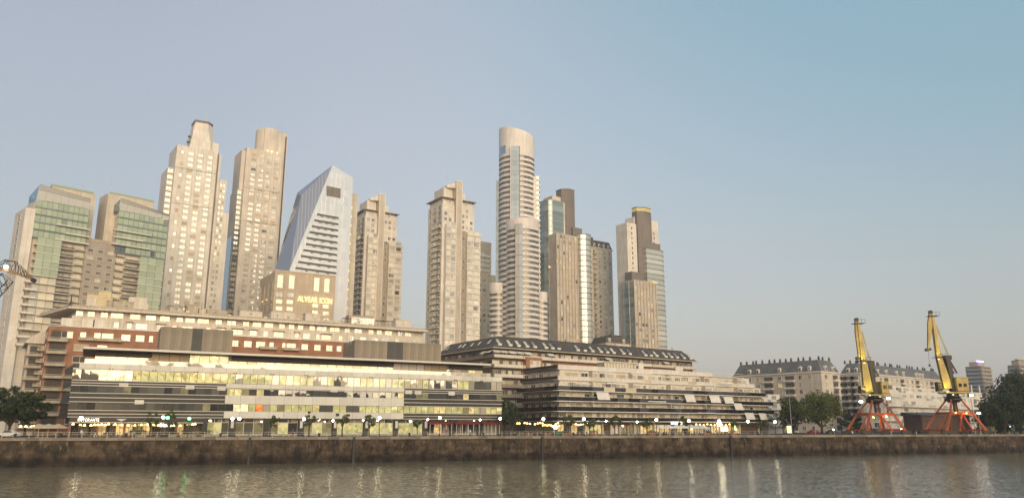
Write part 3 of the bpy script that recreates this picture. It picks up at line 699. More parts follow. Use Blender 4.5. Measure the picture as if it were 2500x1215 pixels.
# rooftop clutter
ztop = zD2 + 1.25
for px, w, h, mt in ((232, 5, 4.4, 'plastic_tank'), (252, 3.4, 5.6, 'plastic_tank'), (262, 2.2, 3.6, 'plastic_tank'), (222, 2.2, 3.6, 'buff'), (292, 7, 2.6, 'concrete_light'), (333, 5, 4.2, 'buff'), (350, 2.2, 2.4, 'buff'), (430, 4, 2.4, 'buff'), (468, 3.6, 3.2, 'concrete_light'), (505, 4.5, 2.4, 'buff'), (528, 6, 2.0, 'concrete_light'), (610, 7, 2.4, 'buff'), (690, 8, 3.0, 'buff'), (765, 5, 3.4, 'buff'), (778, 4, 2.6, 'concrete_light'), (815, 8, 1.6, 'buff'), (880, 9, 3.6, 'concrete_light'), (985, 6, 3.4, 'buff')):
    x, _ = D.fx(px, 755, 9); 
    m = MB().box(-w/2, w/2, 0, 3.5, 0, h, mt).box(-w/2 - .12, w/2 + .12, -.12, 3.62, h, h + .15, mt)
    D.part('rooftop_box', m, (x, 8 + random.uniform(-1.5, 2.5), ztop))
for px, n in ((435, 3), (940, 3), (860, 2)):
    x, _ = D.fx(px, 760, 6)
    m = MB()
    for i in range(2):
        for j in range(2): m.tube((i * 5 - 2.5, j * 3, 0), (i * 5 - 2.5, j * 3, 2.4), .07, 'dark_metal')
    for i in range(9): m.box(-2.8 + i * .65, -2.68 + i * .65, -.2, 3.2, 2.4, 2.52, 'wood')
    D.part('roof_pergola', m, (x, 6, ztop))
x, _ = D.fx(172, 748, 4)
D.part('roof_spike', MB().lathe([(.8, 0), (.6, .5), (.18, .7), (.12, 2.6), (.05, 3.4)], 'dark_metal'), (x, 4.5, ztop))
for i in range(32):
    x = 6 + i * (LD - 8) / 31; D.slab('roof_rail_post', x, 1.3, ztop, .06, .06, 1.0, 'steel')
D.box('roof_rail', 6, LD - 2, 1.24, 1.29, ztop + .96, ztop + 1.02, 'steel')
x, _ = D.fx(872, 770, 7)
D.win(x + 2, 6.6, ztop + .3, 8.2, 2.6, 'glass_pale', 'frame_white', 8, name='roof_glazing')
for i in range(26):
    x = 8 + i * (LD - 12) / 26 + random.uniform(-1, 1); m = MB()
    if i % 3 == 0: m.lathe([(.05, 0), (.05, 1.0), (.5, 1.05), (.45, 1.25), (.1, 1.4)], 'steel', 8)
    elif i % 3 == 1: m.box(-.5, .5, 0, .5, 0, .8, 'frame_white').lathe([(.28, .15), (.28, .2)], 'dark_metal', 8, (0, -.05))
    else: m.tube((0, 0, 0), (0, 0, random.uniform(1.5, 3.6)), .05, 'dark_metal').tube((-.5, 0, 1.5), (.5, 0, 1.5), .03, 'dark_metal')
    D.part('roof_fitting', m, (x, random.uniform(3, 6), ztop))

# ================================================================== slate-roofed apartment block
S = Bld('slate_roofed_block', 'apartment block under a long dark slate roof dotted with skylights', 1204, 275, 3995)
LS = S.fx(1699, 884)[0]; zE = S.fx(1204, 847)[1]; zR = S.fx(1204, 820, 3.5)[1]; DS = 40.0
S.part('wall', MB().prism([(0.6, 1.6), (LS - .6, 1.6), (LS - .6, DS), (.6, DS)], 0, zE, 'recess_shade'))
ins = 4.0
m = MB(); v = [(-.4, -.4, zE), (LS + .4, -.4, zE), (LS + .4, DS, zE), (-.4, DS, zE), (ins, ins, zR), (LS - ins, ins, zR), (LS - ins, DS - ins, zR), (ins, DS - ins, zR)]
m.add(v, [(0, 3, 2, 1), (4, 5, 6, 7), (0, 1, 5, 4), (1, 2, 6, 5), (2, 3, 7, 6), (3, 0, 4, 7)], 'slate')
S.part('roof', m)
S.box('ridge_trim', ins, LS - ins, ins - .15, ins + .15, zR, zR + .22, 'slate'); S.box('eave_gutter', -.5, LS + .5, -.62, -.41, zE - .25, zE + .12, 'concrete_light')
S.box('eave_gutter', -.62, -.41, -.6, DS, zE - .25, zE + .12, 'concrete_light')
# standing seams of the slate panels
ang = math.atan2(zR - zE, ins + .4); sl = math.hypot(zR - zE, ins + .4)
seam = MB().beam((0, -.4, zE + .03), (0, ins, zR + .03), .05, .1, 'slate').mesh('roof_seam')
for i in range(1, int(LS / 1.5)):
    if i * 1.5 > ins and i * 1.5 < LS - ins: S.part('roof_seam', seam, (i * 1.5, 0, 0))
def skyl(w, h, pane_):
    m = MB(); m.box(-w/2 - .12, w/2 + .12, -.22, 0, -.12, h + .12, 'frame_dark').box(-w/2, w/2, -.25, -.221, 0, h, pane_); 
    # tilt about x so that the back lies on the slope
    r = Matrix.Rotation(-(math.pi / 2 - ang), 4, 'X'); m.v = [tuple(r @ Vector(p)) for p in m.v]; return m.mesh('skylight')
SK = [skyl(1.3, 2.1, 'glass_pale'), skyl(1.3, 2.1, 'glass_cream'), skyl(1.3, 2.1, 'glass_dark')]
lit_m = MB().box(-.75, .75, -.5, 0, 0, .75, 'frame_white').mesh('skylight_blind')
mid = .42
for cx in (455, 530, 590, 650, 705, 785, 830, 875, 1010, 1060, 1115, 1175, 1220, 1265, 1335, 1380, 1490, 1530, 1570, 1635, 1675, 1715, 1765, 1812):
    x, _ = S.fx(1060 + cx / 2.907, 850 + (cx - 455) * .028, 1.5)
    S.part('skylight', random.choice(SK), (x, -.4 + (ins + .4) * .36, zE + (zR - zE) * .36))
    S.part('skylight_blind', lit_m, (x, -.4 + (ins + .4) * .27, zE + (zR - zE) * .20))
for cx in (72, 92, 178, 206, 266, 316, 386):
    y, _ = S.sx(1060 + cx / 2.907, 842, 1.5); S.part('skylight', SK[0], (-.4 + (ins + .4) * .36, y, zE + (zR - zE) * .36), -math.pi / 2)
for cx in (420, 948, 1402, 1700, 145): 
    x, _ = S.fx(1060 + max(cx, 440) / 2.907, 840, ins); S.part('roof_vent', MB().lathe([(.22, 0), (.22, 1.2), (.4, 1.25), (.1, 1.6)], 'concrete_light', 8), (x, ins + 1, zR))
fs = 3.45
for k in range(7):
    zf = zE - (k + 1) * fs + .2
    if zf < 3: break
    pm = 'cream' if k < 3 else 'beige_dark'
    seg = LS / 8
    for i in range(8):                          # balcony parapets, broken into flats
        if k == 1 and i in (2, 4, 5, 7): continue
        S.slab('balcony_parapet', (i + .5) * seg, .1 if k else .3, zf, seg - .25, .18, 1.0, pm if not (k == 0 and i > 5) else 'beige')
    S.box('floor_slab', 0, LS, -.05, 1.65, zf - .22, zf, 'concrete_light')
    S.box('floor_slab', -.05, .6, .0, DS, zf - .221, zf - .001, 'concrete')
    for i in range(5): S.slab('balcony_parapet', .1, 3 + i * 7.2, zf, 6.8, .18, 1.0, 'beige_dark' if k else 'concrete', face='l')
    x = 2.0
    while x < LS - 2:
        w = random.choice((1.4, 2.2, 2.8)); S.win(x, 1.58, zf + .35, w, 1.9, pick(('glass_cream', 3), ('glass_pale', 3), ('glass_dark', 3), ('awning_beige', 1)), 'frame_white', 2); x += w + random.uniform(.8, 2.2)
    for i in range(7): S.win(.58, 3.5 + i * 5, zf + .35, 2.2, 1.9, pick(('glass_dark', 3), ('glass_pale', 1)), 'frame_dark', 2, face='l')
x0, x1 = S.fx(1283, 900)[0], S.fx(1322, 900)[0]
zb1 = S.fx(1300, 872)[1]; zb0 = S.fx(1300, 935)[1]
S.box('brick_bay', x0, x1, -.5, 1.5, zb0, zb1, 'brick_red'); S.box('brick_bay_panel', x0 + 1.6, x1 - .8, -.6, -.49, zb0 + .5, zb1 - 1.2, 'cream')
for i in range(2):
    for j in range(3): S.win(x0 + 2.3 + i * (x1 - x0 - 4) * .9, -.62, zb0 + .9 + j * 2.9, 1.2, 1.4, 'glass_pale', 'frame_white', 1)
x2 = S.fx(1690, 905)[0]; z2 = S.fx(1450, 893)[1]
S.box('brick_band', S.fx(1360, 880)[0], x2, 1.3, 1.55, z2 - 2.2, z2 + 1.0, 'brick_red')
awn = MB().add([(-1.5, 0, .9), (1.5, 0, .9), (1.5, -1.5, 0), (-1.5, -1.5, 0), (-1.5, 0, .84), (1.5, 0, .84), (1.5, -1.5, -.06), (-1.5, -1.5, -.06)], [(0, 3, 2, 1), (4, 5, 6, 7), (2, 3, 7, 6), (0, 1, 5, 4), (0, 4, 7, 3), (1, 2, 6, 5)], 'awning_white').mesh('awning')
for cx in (440, 495, 552, 606, 660, 825, 1230, 1640): 
    x, _ = S.fx(1060 + cx / 2.907, 853); S.part('awning', awn, (x, .4, zE - 1.75))
for y in (2.2, 6.0): S.part('awning', awn, (.3, y, zE - 1.75), -math.pi / 2)

# ================================================================== terraced balcony building on the quay
T = Bld('terraced_balcony_block', 'long terraced apartment block with dark glass balcony bands over lit quay restaurants', 1363, 244, 4250)
LT = T.fx(1889, 1000)[0]; DT = T.sx(1262, 1000)[0]
lev = [  # balustrade top row, bottom row at px 1370, setback, kind
    (1017, 1026, 0, 'glass_black'), (991, 1002, 0, 'glass_black'), (967, 977, 0, 'glass_black'), (941, 951, 0, 'glass_black'), (917, 925, 1.6, 'white_paint'), (890, 899, 3.2, 'white_paint')]
zfl = []
for i, (yt, yb, sb, mt) in enumerate(lev):
    zt_, zb_ = T.fx(1370, yt, sb)[1], T.fx(1370, yb, sb)[1]
    zfl.append((zb_, zt_, sb, mt))
ztopT = zfl[-1][0] + 3.0
for i, (zb_, zt_, sb, mt) in enumerate(zfl):
    znext = zfl[i + 1][0] - .25 if i + 1 < len(zfl) else ztopT
    x0 = sb * .8
    xe = LT - (0 if i < 3 else 4 * (i - 2))
    yb0 = DT
    if i < 5: T.box('storey_wall', x0 + 2.2, xe - .4, sb + 2.0, yb0, zb_, znext, 'cream')
    T.box('balcony_slab', x0 - .1, xe, sb - .12, sb + 2.4, zb_ - .26, zb_, 'cream'); T.box('balcony_slab', x0 - .12, x0 + 2.2, sb + 2.41, yb0, zb_ - .26, zb_, 'concrete')
    n = 21; w = (xe - x0) / n; pmesh = bmesh_('balustrade_panel', w - .07, .08, zt_ - zb_, mt)
    pale = bmesh_('balustrade_panel', w - .07, .08, zt_ - zb_, 'glass_cream')
    for k in range(n):
        if i == 5 and k > 16: continue
        o = T.part('balustrade_panel', pale if (i == 3 and (k in (4, 6)) or (i == 4 and k % 5 == 3)) else pmesh, (x0 + (k + .5) * w, sb, zb_))
        o.rotation_euler.x = random.uniform(-.02, .02)
    T.box('handrail', x0, xe, sb - .12, sb - .02, zt_ + .02, zt_ + .10, 'cream')
    ns = int((yb0 - sb - 1) / 4.2); wl = (yb0 - sb - .3) / ns; lm = bmesh_('balustrade_panel', wl - .08, .08, zt_ - zb_, 'glass_black' if i < 4 else 'slat_dark')
    for k in range(ns): T.part('balustrade_panel', lm, (x0, sb + .2 + (k + .5) * wl, zb_), -math.pi / 2)
    if i < 5:
        x = x0 + 3.2
        while x < xe - 2:
            w_ = random.choice((1.2, 1.8, 2.6)); T.win(x, sb + 1.98, zb_ + .25, w_, min(2.1, znext - zb_ - .5), pick(('glass_cream', 5), ('glass_pale', 3), ('glass_dark', 3), ('awning_beige', 3), ('lit_dim', .3)), pick(('frame_white', 3), ('frame_dark', 1)), random.choice((1, 2))); x += w_ + random.uniform(.3, 2.0)
        for k in range(int(DT / 4.5)): T.win(x0 + 2.18, sb + 3.5 + k * 4.3, zb_ + .25, 2.4, 2.0, pick(('glass_pale', 2), ('glass_dark', 3), ('awning_beige', 1)), 'frame_white', 2, face='l')
        if i: 
            for k in range(5): T.slab('balcony_divider', x0 + 14 + k * 17, sb + 2.0, zb_, .2, 1.9, znext - zb_, 'beige')
zb_, zt_, sb, mt = zfl[-1]
T.box('roof_terrace', 2, LT - 14, 3.2, DT - .5, zb_ - .1, zb_ + .05, 'concrete')
x0, x1 = T.fx(1476, 900, 5)[0], T.fx(1555, 908, 5)[0]
T.win((x0 + x1) / 2, 5.2, zb_ + .3, x1 - x0, 2.6, 'glass_cream', 'frame_dark', 11, name='roof_conservatory'); T.box('conservatory_roof', x0, x1, 5.25, 9, zb_ + .1, zb_ + 3.05, 'concrete_light')
for px0, px1, h in ((1560, 1572, 3.4), (1590, 1646, 1.6), (1650, 1668, 2.8), (1690, 1720, 1.4)):
    x0, x1 = T.fx(px0, 910, 5)[0], T.fx(px1, 915, 5)[0]; T.box('roof_screen', x0, x1, 5.0, 5.3, zb_, zb_ + h, 'white_paint')
for px, py, w, st in ((1468, 967, 5, 1), (1680, 973, 4.5, 1), (1741, 975, 5, 1), (1774, 977, 4.6, 1), (1826, 1016, 4.6, 1), (1858, 1017, 3.8, 1), (1798, 993, 4.2, 1), (1600, 984, 8, 0), (1720, 1012, 9, 0), (1500, 940, 8, 0), (1420, 941, 6, 0), (1560, 917, 9, 0), (1475, 913, 6, 0), (1640, 925, 7, 0), (1770, 939, 7, 0)):
    x, z = T.fx(px, py - 3, .4); m = MB()
    if st: m.add([(-w/2, 0, .9), (w/2, 0, .9), (w/2, -.9, -1.5), (-w/2, -.9, -1.5), (-w/2, .08, .9), (w/2, .08, .9), (w/2, -.82, -1.5), (-w/2, -.82, -1.5)], [(0, 3, 2, 1), (4, 5, 6, 7), (2, 3, 7, 6), (0, 1, 5, 4), (0, 4, 7, 3), (1, 2, 6, 5)], 'awning_white')
    else: m.box(-w/2, w/2, -.5, 0, 0, .35, 'awning_white')
    T.part('awning', m, (x, -.15, z))
# ground floor of restaurants and shops
zg = zfl[0][0] - .27
T.box('ground_floor_core', 2.8, LT - 1, 3.6, DT - .5, 0, zg, 'beige_dark')
px = 1366
gl_ = [(1366, 1432, 'lit_shop'), (1436, 1474, 'lit_warm'), (1478, 1494, 'wood'), (1498, 1516, 'cream'), (1520, 1552, 'lit_dim'), (1556, 1566, 'beige'), (1570, 1600, 'lit_shop'), (1604, 1640, 'lit_shop'), (1644, 1700, 'lit_shop'), (1704, 1725, 'beige'), (1729, 1792, 'lit_shop'), (1798, 1810, 'lit_bright'), (1816, 1856, 'wood'), (1860, 1882, 'lit_warm')]
for p0, p1, mt in gl_:
    x0, x1 = T.fx(p0, 1045, 2.2)[0], T.fx(p1, 1045, 2.2)[0]; n = max(1, round((x1 - x0) / 2.6)); w = (x1 - x0) / n
    for k in range(n): T.win(x0 + (k + .5) * w, 3.5, .2, w - .25, 2.9, mt if random.random() < .7 or mt in ('wood', 'cream', 'beige') else 'glass_dark', 'frame_dark', 2, name='shop_front')
    T.slab('pier', x1 + .25, 3.4, 0, .5, .5, zg, 'beige')
x0, x1 = T.fx(1524, 1030)[0], T.fx(1548, 1030)[0]; T.box('shop_sign', x0, x1, 2.2, 2.6, 3.0, 3.5, 'awning_red')
x0, x1 = T.fx(1640, 1030, -2)[0], T.fx(1666, 1030, -2)[0]; T.box('lightbox_sign', x0, x1, -2.0, -1.6, 3.2, 4.1, 'sign_white'); T.box('lightbox_bracket', x0 + .3, x1 - .3, -1.59, 2.6, 3.6, 3.7, 'dark_metal')
x0, x1 = T.fx(1761, 1047, 0)[0], T.fx(1776, 1047, 0)[0]; T.box('lightbox_sign', x0, x1, -.2, .2, 1.0, 2.5, 'sign_white'); T.box('lightbox_post', (x0 + x1) / 2 - .08, (x0 + x1) / 2 + .08, -.05, .05, 0, 1.0, 'dark_metal')
# pale end block behind
W = Bld('white_end_block', 'narrow pale apartment block peeking past the terraced block end, stacked balconies', 1880, 305, 4250)
w1 = W.fx(1906, 1000)[0]; zt = W.fx(1890, 962)[1]
W.box('wall', 0, w1, 0, 12, 0, zt, 'white_paint')
for k in range(6):
    z = zt - 2.9 - k * 3.1
    if z > .5: balcony(W, w1 / 2, 0, z, w1, 1.2, 'white_paint'); W.win(w1 * .5, -.01, z + .6, 2.2, 1.6, 'glass_clear', 'frame_dark', 2)

# ================================================================== towers behind
def rpoly(cx, cy, r, a0, a1, n=14):
    return [(cx + r * math.cos(R(a0 + (a1 - a0) * i / n)), cy + r * math.sin(R(a0 + (a1 - a0) * i / n))) for i in range(n + 1)]
def grow(poly, k, c):
    out = []
    for (x, y) in poly:
        d = Vector((x - c[0], y - c[1])); d = d * (1 + k / max(d.length, .01)); out.append((c[0] + d.x, c[1] + d.y))
    return out
def bands(b, poly, z0, z1, fh_, solid_h, mat_solid, mat_glass, name='floor_band', proud=.25):
    """storeys of a curved or straight tower body: a glass storey ring and a proud solid band, one object each"""
    c = (sum(p[0] for p in poly) / len(poly), sum(p[1] for p in poly) / len(poly))
    gm = MB().prism(poly, 0, fh_ - solid_h - .01, mat_glass).mesh('glass_storey'); sm = MB().prism(grow(poly, proud, c), 0, solid_h, mat_solid).mesh(name)
    z = z1 - fh_
    while z > z0:
        b.part('glass_storey', gm, (0, 0, z + .005)); b.part(name, sm, (0, 0, z + fh_ - solid_h)); z -= fh_
def Xat(px, py, Y): return at(px, py, Y).x

# ---- twin green-glass residential tower
G = Bld('green_glass_twin_tower', 'green glass residential tower with twin raked crowns joined by a grey middle', 63, 300, 3100, X=Xat(63, 507, 300))
gx0 = G.fx(91, 487)[0]; gl1 = G.fx(222, 489)[0]; gm0, gm1 = G.fx(210, 600)[0], G.fx(286, 605)[0]; gr0, gr1 = G.fx(291, 517)[0], G.fx(413, 530)[0]
zc = G.fx(245, 592)[1]; zL = G.fx(91, 487)[1]; zRr = G.fx(300, 515)[1]; zP = G.fx(70, 507)[1]; fg = 3.1
G.box('side_pilaster', 0, gx0, .0, 14, 0, zP, 'cream'); 
G.box('core_wall', gx0 + .01, gm0 - .01, 1.4, 16, 0, zL, 'beige'); G.box('core_wall', gm1 + .01, gr1 - .2, 1.4, 16, 0, zRr, 'beige')
G.box('middle_wall', gm0, gm1, .6, 15, 0, zc - .01, 'grey_wall'); G.box('middle_parapet', gm0 - .1, gm1 + .1, .45, 1.2, zc, zc + 1.3, 'concrete_light')
G.box('middle_plant', gm0 + 2, gm1 + 1, 9, 15, zc, zc + 3.2, 'grey_dark')
x0, z1 = G.fx(127, 453, 7); x1 = G.fx(236, 466, 7)[0]; G.box('back_wall', x0, x1, 7, 17.5, zc - 40, z1, 'beige'); G.box('back_wall_coping', x0, x1 - 1, 6.8, 9, z1, z1 + .8, 'glass_green')
x0, z1 = G.fx(265, 471, 7); x1 = G.fx(376, 488, 7)[0]; G.box('back_wall', x0, x1, 7, 17.5, zc - 40, z1, 'beige'); G.box('back_wall_coping', x0 + 1, x1, 6.8, 9, z1, z1 + .8, 'glass_green')
for px, py in ((238, 445), (270, 447), (200, 452)):
    x, z = G.fx(px, py + 22, 9); G.part('roof_mast', MB().tube((0, 0, 0), (0, 0, 7), .08, 'steel'), (x, 9, z - 1))
# dark window column on the far side of the pilaster
for k in range(24): G.win(-.02, 7, zP - 4 - k * fg, 3.2 if k < 6 else 1.4, 2.2, 'glass_dark', 'frame_white', 1, face='l')
def crown(xa0, xa1, zbase, pxa, pya, pxb, pyb):
    za, zb = G.fx(pxa, pya)[1], G.fx(pxb, pyb)[1]
    n = 7
    for i in range(n):
        xa_, xb2 = xa0 + (xa1 - xa0) * i / n, xa0 + (xa1 - xa0) * (i + 1) / n; f0, f1 = za + (zb - za) * i / n, za + (zb - za) * (i + 1) / n
        m = MB(); m.add([(xa_ + .04, .0, zbase + .05), (xb2 - .04, .0, zbase + .05), (xb2 - .04, .0, f1), (xa_ + .04, .0, f0), (xa_ + .04, .15, zbase + .05), (xb2 - .04, .15, zbase + .05), (xb2 - .04, .15, f1), (xa_ + .04, .15, f0)], [(0, 1, 2, 3), (7, 6, 5, 4), (0, 4, 5, 1), (2, 6, 7, 3), (1, 5, 6, 2), (0, 3, 7, 4)], 'glass_pale')
        G.part('crown_pane', m)
    for t in (0, .3, .6): G.part('crown_rail', MB().beam((xa0, -.1, za + (zbase - za) * t * .5), (xa1, -.1, zb + (zbase - zb) * t * .5), .12, .12, 'frame_dark'))
    m = MB(); m.add([(xa0, .16, za - .3), (xa0, 1.3, zbase), (xa0, 12, zbase), (xa0, 12, za - 2.5)], [(0, 1, 2, 3), (3, 2, 1, 0)], 'glass_blue'); G.part('crown_side', m)
crown(gx0, gl1, zL, 93, 450, 222, 486); crown(gr0, gr1, zRr, 292, 483, 413, 524)
def gpane(w, h, mt): return pane(w - .06, h, mt)
nL = 10
for (xa0, xa1, ztop_, zbot, left) in ((gx0, gl1, zL, zc + .5, 1), (gr0, gr1, zRr, zc - 2.5, 0)):
    z = ztop_ - fg; k = 0
    while z > zbot - fg:
        w = (xa1 - xa0) / nL
        for i in range(nL):
            G.part('window_pane', gpane(w, fg - .75, 'glass_dark' if random.random() < .02 else 'glass_green'), (xa0 + (i + .5) * w, .15, z + .55))
        G.box('spandrel', xa0, xa1, .02, 1.39, z + .02, z + .5, 'glass_teal'); 
        if 2 <= k <= 4:
            if left: G.box('balcony_slab', xa0 + (xa1 - xa0) * (.58 if k % 2 else .40), xa1 + .9, -1.3, .8, z + .1, z + .55, 'white_paint')
            else: G.box('balcony_slab', xa0 - 1.6, xa0 + (xa1 - xa0) * (.5 if k % 2 else .66), -1.3, .8, z + .1, z + .55, 'white_paint')
        z -= fg; k += 1
    if left: zlowL = z + fg
    else: zlowR = z + fg
# lower storeys
xb0, xb1 = G.fx(86, 610)[0], G.fx(181, 605)[0]; xc0 = G.fx(147, 605)[0]
xd0, xd1 = G.fx(309, 620)[0], G.fx(399, 625)[0]; xe0 = G.fx(341, 620)[0]
for k in range(19):
    for (x0, x1, xs, zt_, left) in ((xb0, xb1, xc0, zlowL, 1), (xd0, xd1, xe0, zlowR - .3, 0)):
        z = zt_ - (k + 1) * fg
        if z < zc - 42: continue
        G.box('balcony_slab', x0 - .6, x1 + .3, -1.5, 1.39, z - .05, z + .2, 'white_paint')
        gx_a, gx_b = (x0, xs) if left else (xs, x1)
        n = 3; w = (gx_b - gx_a) / n
        low = left and k > 4
        for i in range(n):
            mt = ('glass_cream' if i else 'glass_pale') if low else 'glass_green'
            G.part('window_pane', gpane(w, fg - .35, mt), (gx_a + (i + .5) * w, -.3 if low else -1.25, z + .22))
        px0_, px1_ = (xs, x1) if left else (x0, xs)
        G.box('dark_panel', px0_ + .1, px1_, -.2, .4, z + .3, z + 1.15, 'grey_dark')
        for i in (0, 1): G.win(px0_ + (px1_ - px0_) * (.25 + .48 * i), 1.35, z + 1.2, 1.3, 1.25, 'glass_cream', 'frame_white', 1)
    for (x0, x1) in ((xb1 + .4, gm0 - .2), (gm1 + .3, xd0 - .5)):
        z = zc - 1.5 - (k + 1) * fg
        if z < zc - 40: continue
        G.win((x0 + x1) / 2, 1.38, z + .5, x1 - x0 - .5, 2.1, 'glass_cream', 'frame_white', 2); balcony(G, (x0 + x1) / 2, 1.39, z - .2, x1 - x0, 1.5, 'concrete_light')
for k in range(12):
    for i in range(3): G.win(gm0 + (gm1 - gm0) * (.18 + .32 * i), .58, zc - 4.4 - k * fg, 2.1, 1.2, pick(('shaft_grey', 5), ('glass_dark', 1), ('glass_cream', 1)), 'cream', 1, sill=True)
for k in range(9): balcony(G, (gx0 + xb0) / 2 + .6, .0, zc - 20.6 - k * fg, 4.4, 1.7, 'cream')

# ---- white tower with trapezoid crown
V = Bld('white_residential_tower', 'tall pale residential tower with window columns and a tapered trapezoid crown', 433, 390, 4000, X=Xat(433, 352, 390))
WV, _ = V.fx(532, 373); zV = V.fx(433, 352)[1]; DV = 18
V.box('wall', 0, WV, .35, DV, 0, zV, 'cream')
def colx_(b, pts): return [(b.fx(px, py)[0]) for px, py in pts]
cv = colx_(V, ((440, 430), (461, 436), (484, 440), (508, 445)))
edges = [0] + cv + [WV]
pierpos = [(0.0, cv[0] - 1.0), (cv[0] + 1.0, cv[1] - 1.55), (cv[1] + 1.55, cv[2] - 1.55), (cv[2] + 1.55, cv[3] - 1.55), (cv[3] + 1.55, WV)]
for a0, a1 in pierpos: V.box('pier', a0, a1, 0, .34, 0, zV - .02, 'cream')
nr = 46; fv = 3.2
for k in range(nr):
    z = zV - 4.6 - k * fv
    if z < 2: break
    for i, x in enumerate(cv):
        if i == 0 and k % 2: continue
        V.win(x, .33, z, 1.3 if i == 0 else 2.5, 1.75, pick(('glass_soft', 5), ('glass_pale', 4), ('awning_beige', 3), ('glass_dark', .3)), 'beige', 1 if i == 0 else 2, fr=.05, dep=.08)
for py in (415, 502):
    z = V.fx(470, py)[1]; V.box('joint_band', -.05, WV + .05, -.06, -.01, z, z + .25, 'grey_wall')
# bay-window stack on the left, dark reveal and stepped wings on the right
xl, zl = V.fx(410, 408, 2); V.box('bay_core', xl, -.02, 2.2, DV, 0, zl, 'cream')
for k in range(38):
    z = zl - 3.2 - k * fv
    if z < 40: break
    V.win((xl) / 2, 2.15, z + .6, -xl - .3, 1.9, 'glass_pale', 'frame_white', 2, dep=.2); V.box('bay_slab', xl - .2, -.03, 1.6, 2.19, z - .2, z + .3, 'cream')
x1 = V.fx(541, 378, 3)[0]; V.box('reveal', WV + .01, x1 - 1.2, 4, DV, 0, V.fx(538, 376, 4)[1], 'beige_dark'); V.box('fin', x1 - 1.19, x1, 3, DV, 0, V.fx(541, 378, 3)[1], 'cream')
x2, z2 = V.fx(554, 441, 4); V.box('wing', x1 + .01, x2, 4, DV, 0, z2, 'cream')
x3, z3 = V.fx(560, 521, 4); V.box('wing', x2 + .01, x3, 4.5, DV, 0, z3, 'cream')
for k in range(40):
    z = z2 - 4 - k * fv
    if z < 40: break
    for i in (.32, .72): V.win(x1 + (x2 - x1) * i, 3.95, z, 1.1, 1.7, pick(('glass_soft', 3), ('glass_pale', 2), ('awning_beige', 2)), 'beige', 1, fr=.05)
# crown
c0, c1 = V.fx(463, 355, 3)[0], V.fx(531, 372, 3)[0]; t0, t1 = V.fx(477, 302, 5)[0], V.fx(521, 302, 5)[0]; zt = V.fx(500, 302, 5)[1]
m = MB(); m.add([(c0, 3, zV), (c1 - 4, 1.0, zV), (c1, 5, zV), (c1, 15, zV), (c0, 15, zV), (t0, 5, zt), (t1 - 3, 4, zt), (t1, 7, zt), (t1, 13, zt), (t0, 13, zt)], [(0, 1, 6, 5), (1, 2, 7, 6), (2, 3, 8, 7), (3, 4, 9, 8), (4, 0, 5, 9), (5, 6, 7, 8, 9)], 'cream')
V.part('crown', m); V.part('crown_cap', MB().prism([(t0 - .3, 4.7), (t1 - 3, 3.6), (t1 + .4, 6.8), (t1 + .4, 13.2), (t0 - .3, 13.2)], zt + .01, zt + 1.1, 'shaft_grey'))
V.box('crown_step', c1 - 3.6, c1 - .2, .6, 4, zV, zV + 5.0, 'cream')
for i in range(3): V.box('crown_bracket', c0 - 1.4 + i * .5, c0 + .6 + i * .5, 6, 7, zV + 1 + i * 3.2, zV + 1.9 + i * 3.2, 'grey_dark')
V.part('mast', MB().tube((0, 0, 0), (0, 0, 8), .12, 'steel'), (t1 - 3, 9, zt + 1))

# ---- tower with cylinder crown
H = Bld('cylinder_crowned_tower', 'tall beige residential tower topped by a smooth blank cylinder', 603, 430, 4000, X=Xat(603, 359, 430))
WH = H.fx(690, 372)[0]; zH = H.fx(603, 359)[1]
H.box('wall', 0, WH, .35, 17, 0, zH, 'buff')
ch = colx_(H, ((620, 400), (639, 402), (657, 405), (676, 408)))
ed = [(0, ch[0] - 1.7)] + [(ch[i] + 1.7, ch[i + 1] - 1.7) for i in range(3)] + [(ch[3] + 1.7, WH)]
for a0, a1 in ed: H.box('pier', a0, a1, 0, .34, 0, zH - .02, 'buff' )
for k in range(48):
    z = zH - 4.4 - k * 3.0
    if z < 40: break
    for x in ch: H.win(x, .33, z, 2.6, 1.5, pick(('glass_soft', 5), ('glass_pale', 4), ('awning_beige', 2), ('glass_dark', .4 + (1.2 if k > 17 else 0))), 'buff', 3 if k > 17 else 2, fr=.05, dep=.08)
z = H.fx(640, 465)[1]; H.box('joint_band', -.05, WH + .05, -.05, -.01, z, z + .3, 'beige_dark'); z = H.fx(640, 545)[1]; H.box('joint_band', -.05, WH + .05, -.05, -.01, z, z + .3, 'beige_dark')
cx0, cx1 = H.fx(628, 345, 6)[0], H.fx(692, 345, 6)[0]; rc = (cx1 - cx0) / 2; ztp = H.fx(660, 312, 2)[1]
H.part('crown_cylinder', MB().lathe([(rc, zH - .1), (rc, ztp - 1.0), (rc - .25, ztp - .3), (rc - .9, ztp)], 'buff', 40, ((cx0 + cx1) / 2, rc + 1.2)))
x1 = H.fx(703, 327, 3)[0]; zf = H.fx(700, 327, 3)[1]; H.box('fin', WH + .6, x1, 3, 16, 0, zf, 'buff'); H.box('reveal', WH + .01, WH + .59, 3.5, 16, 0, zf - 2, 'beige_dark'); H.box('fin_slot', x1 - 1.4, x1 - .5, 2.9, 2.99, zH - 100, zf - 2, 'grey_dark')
H.box('crown_link', (cx0 + cx1) / 2, WH + .5, 2.2, 14, zH, zf - .6, 'buff')
for i, px in enumerate((653, 664, 677)):
    x, _ = H.fx(px, 368, .2); H.part('crown_spot', MB().lathe([(.2, 0), (.3, .4)], 'lamp_warm', 8), (x, .1, zH + .02))
xl, zl = H.fx(580, 462, 2); H.box('bay_core', xl, -.02, 2.2, 16, 0, zl, 'buff'); 
H.box('side_wall', -2.2, -.021, 2.0, 16, zl, zH - 1.5, 'buff')
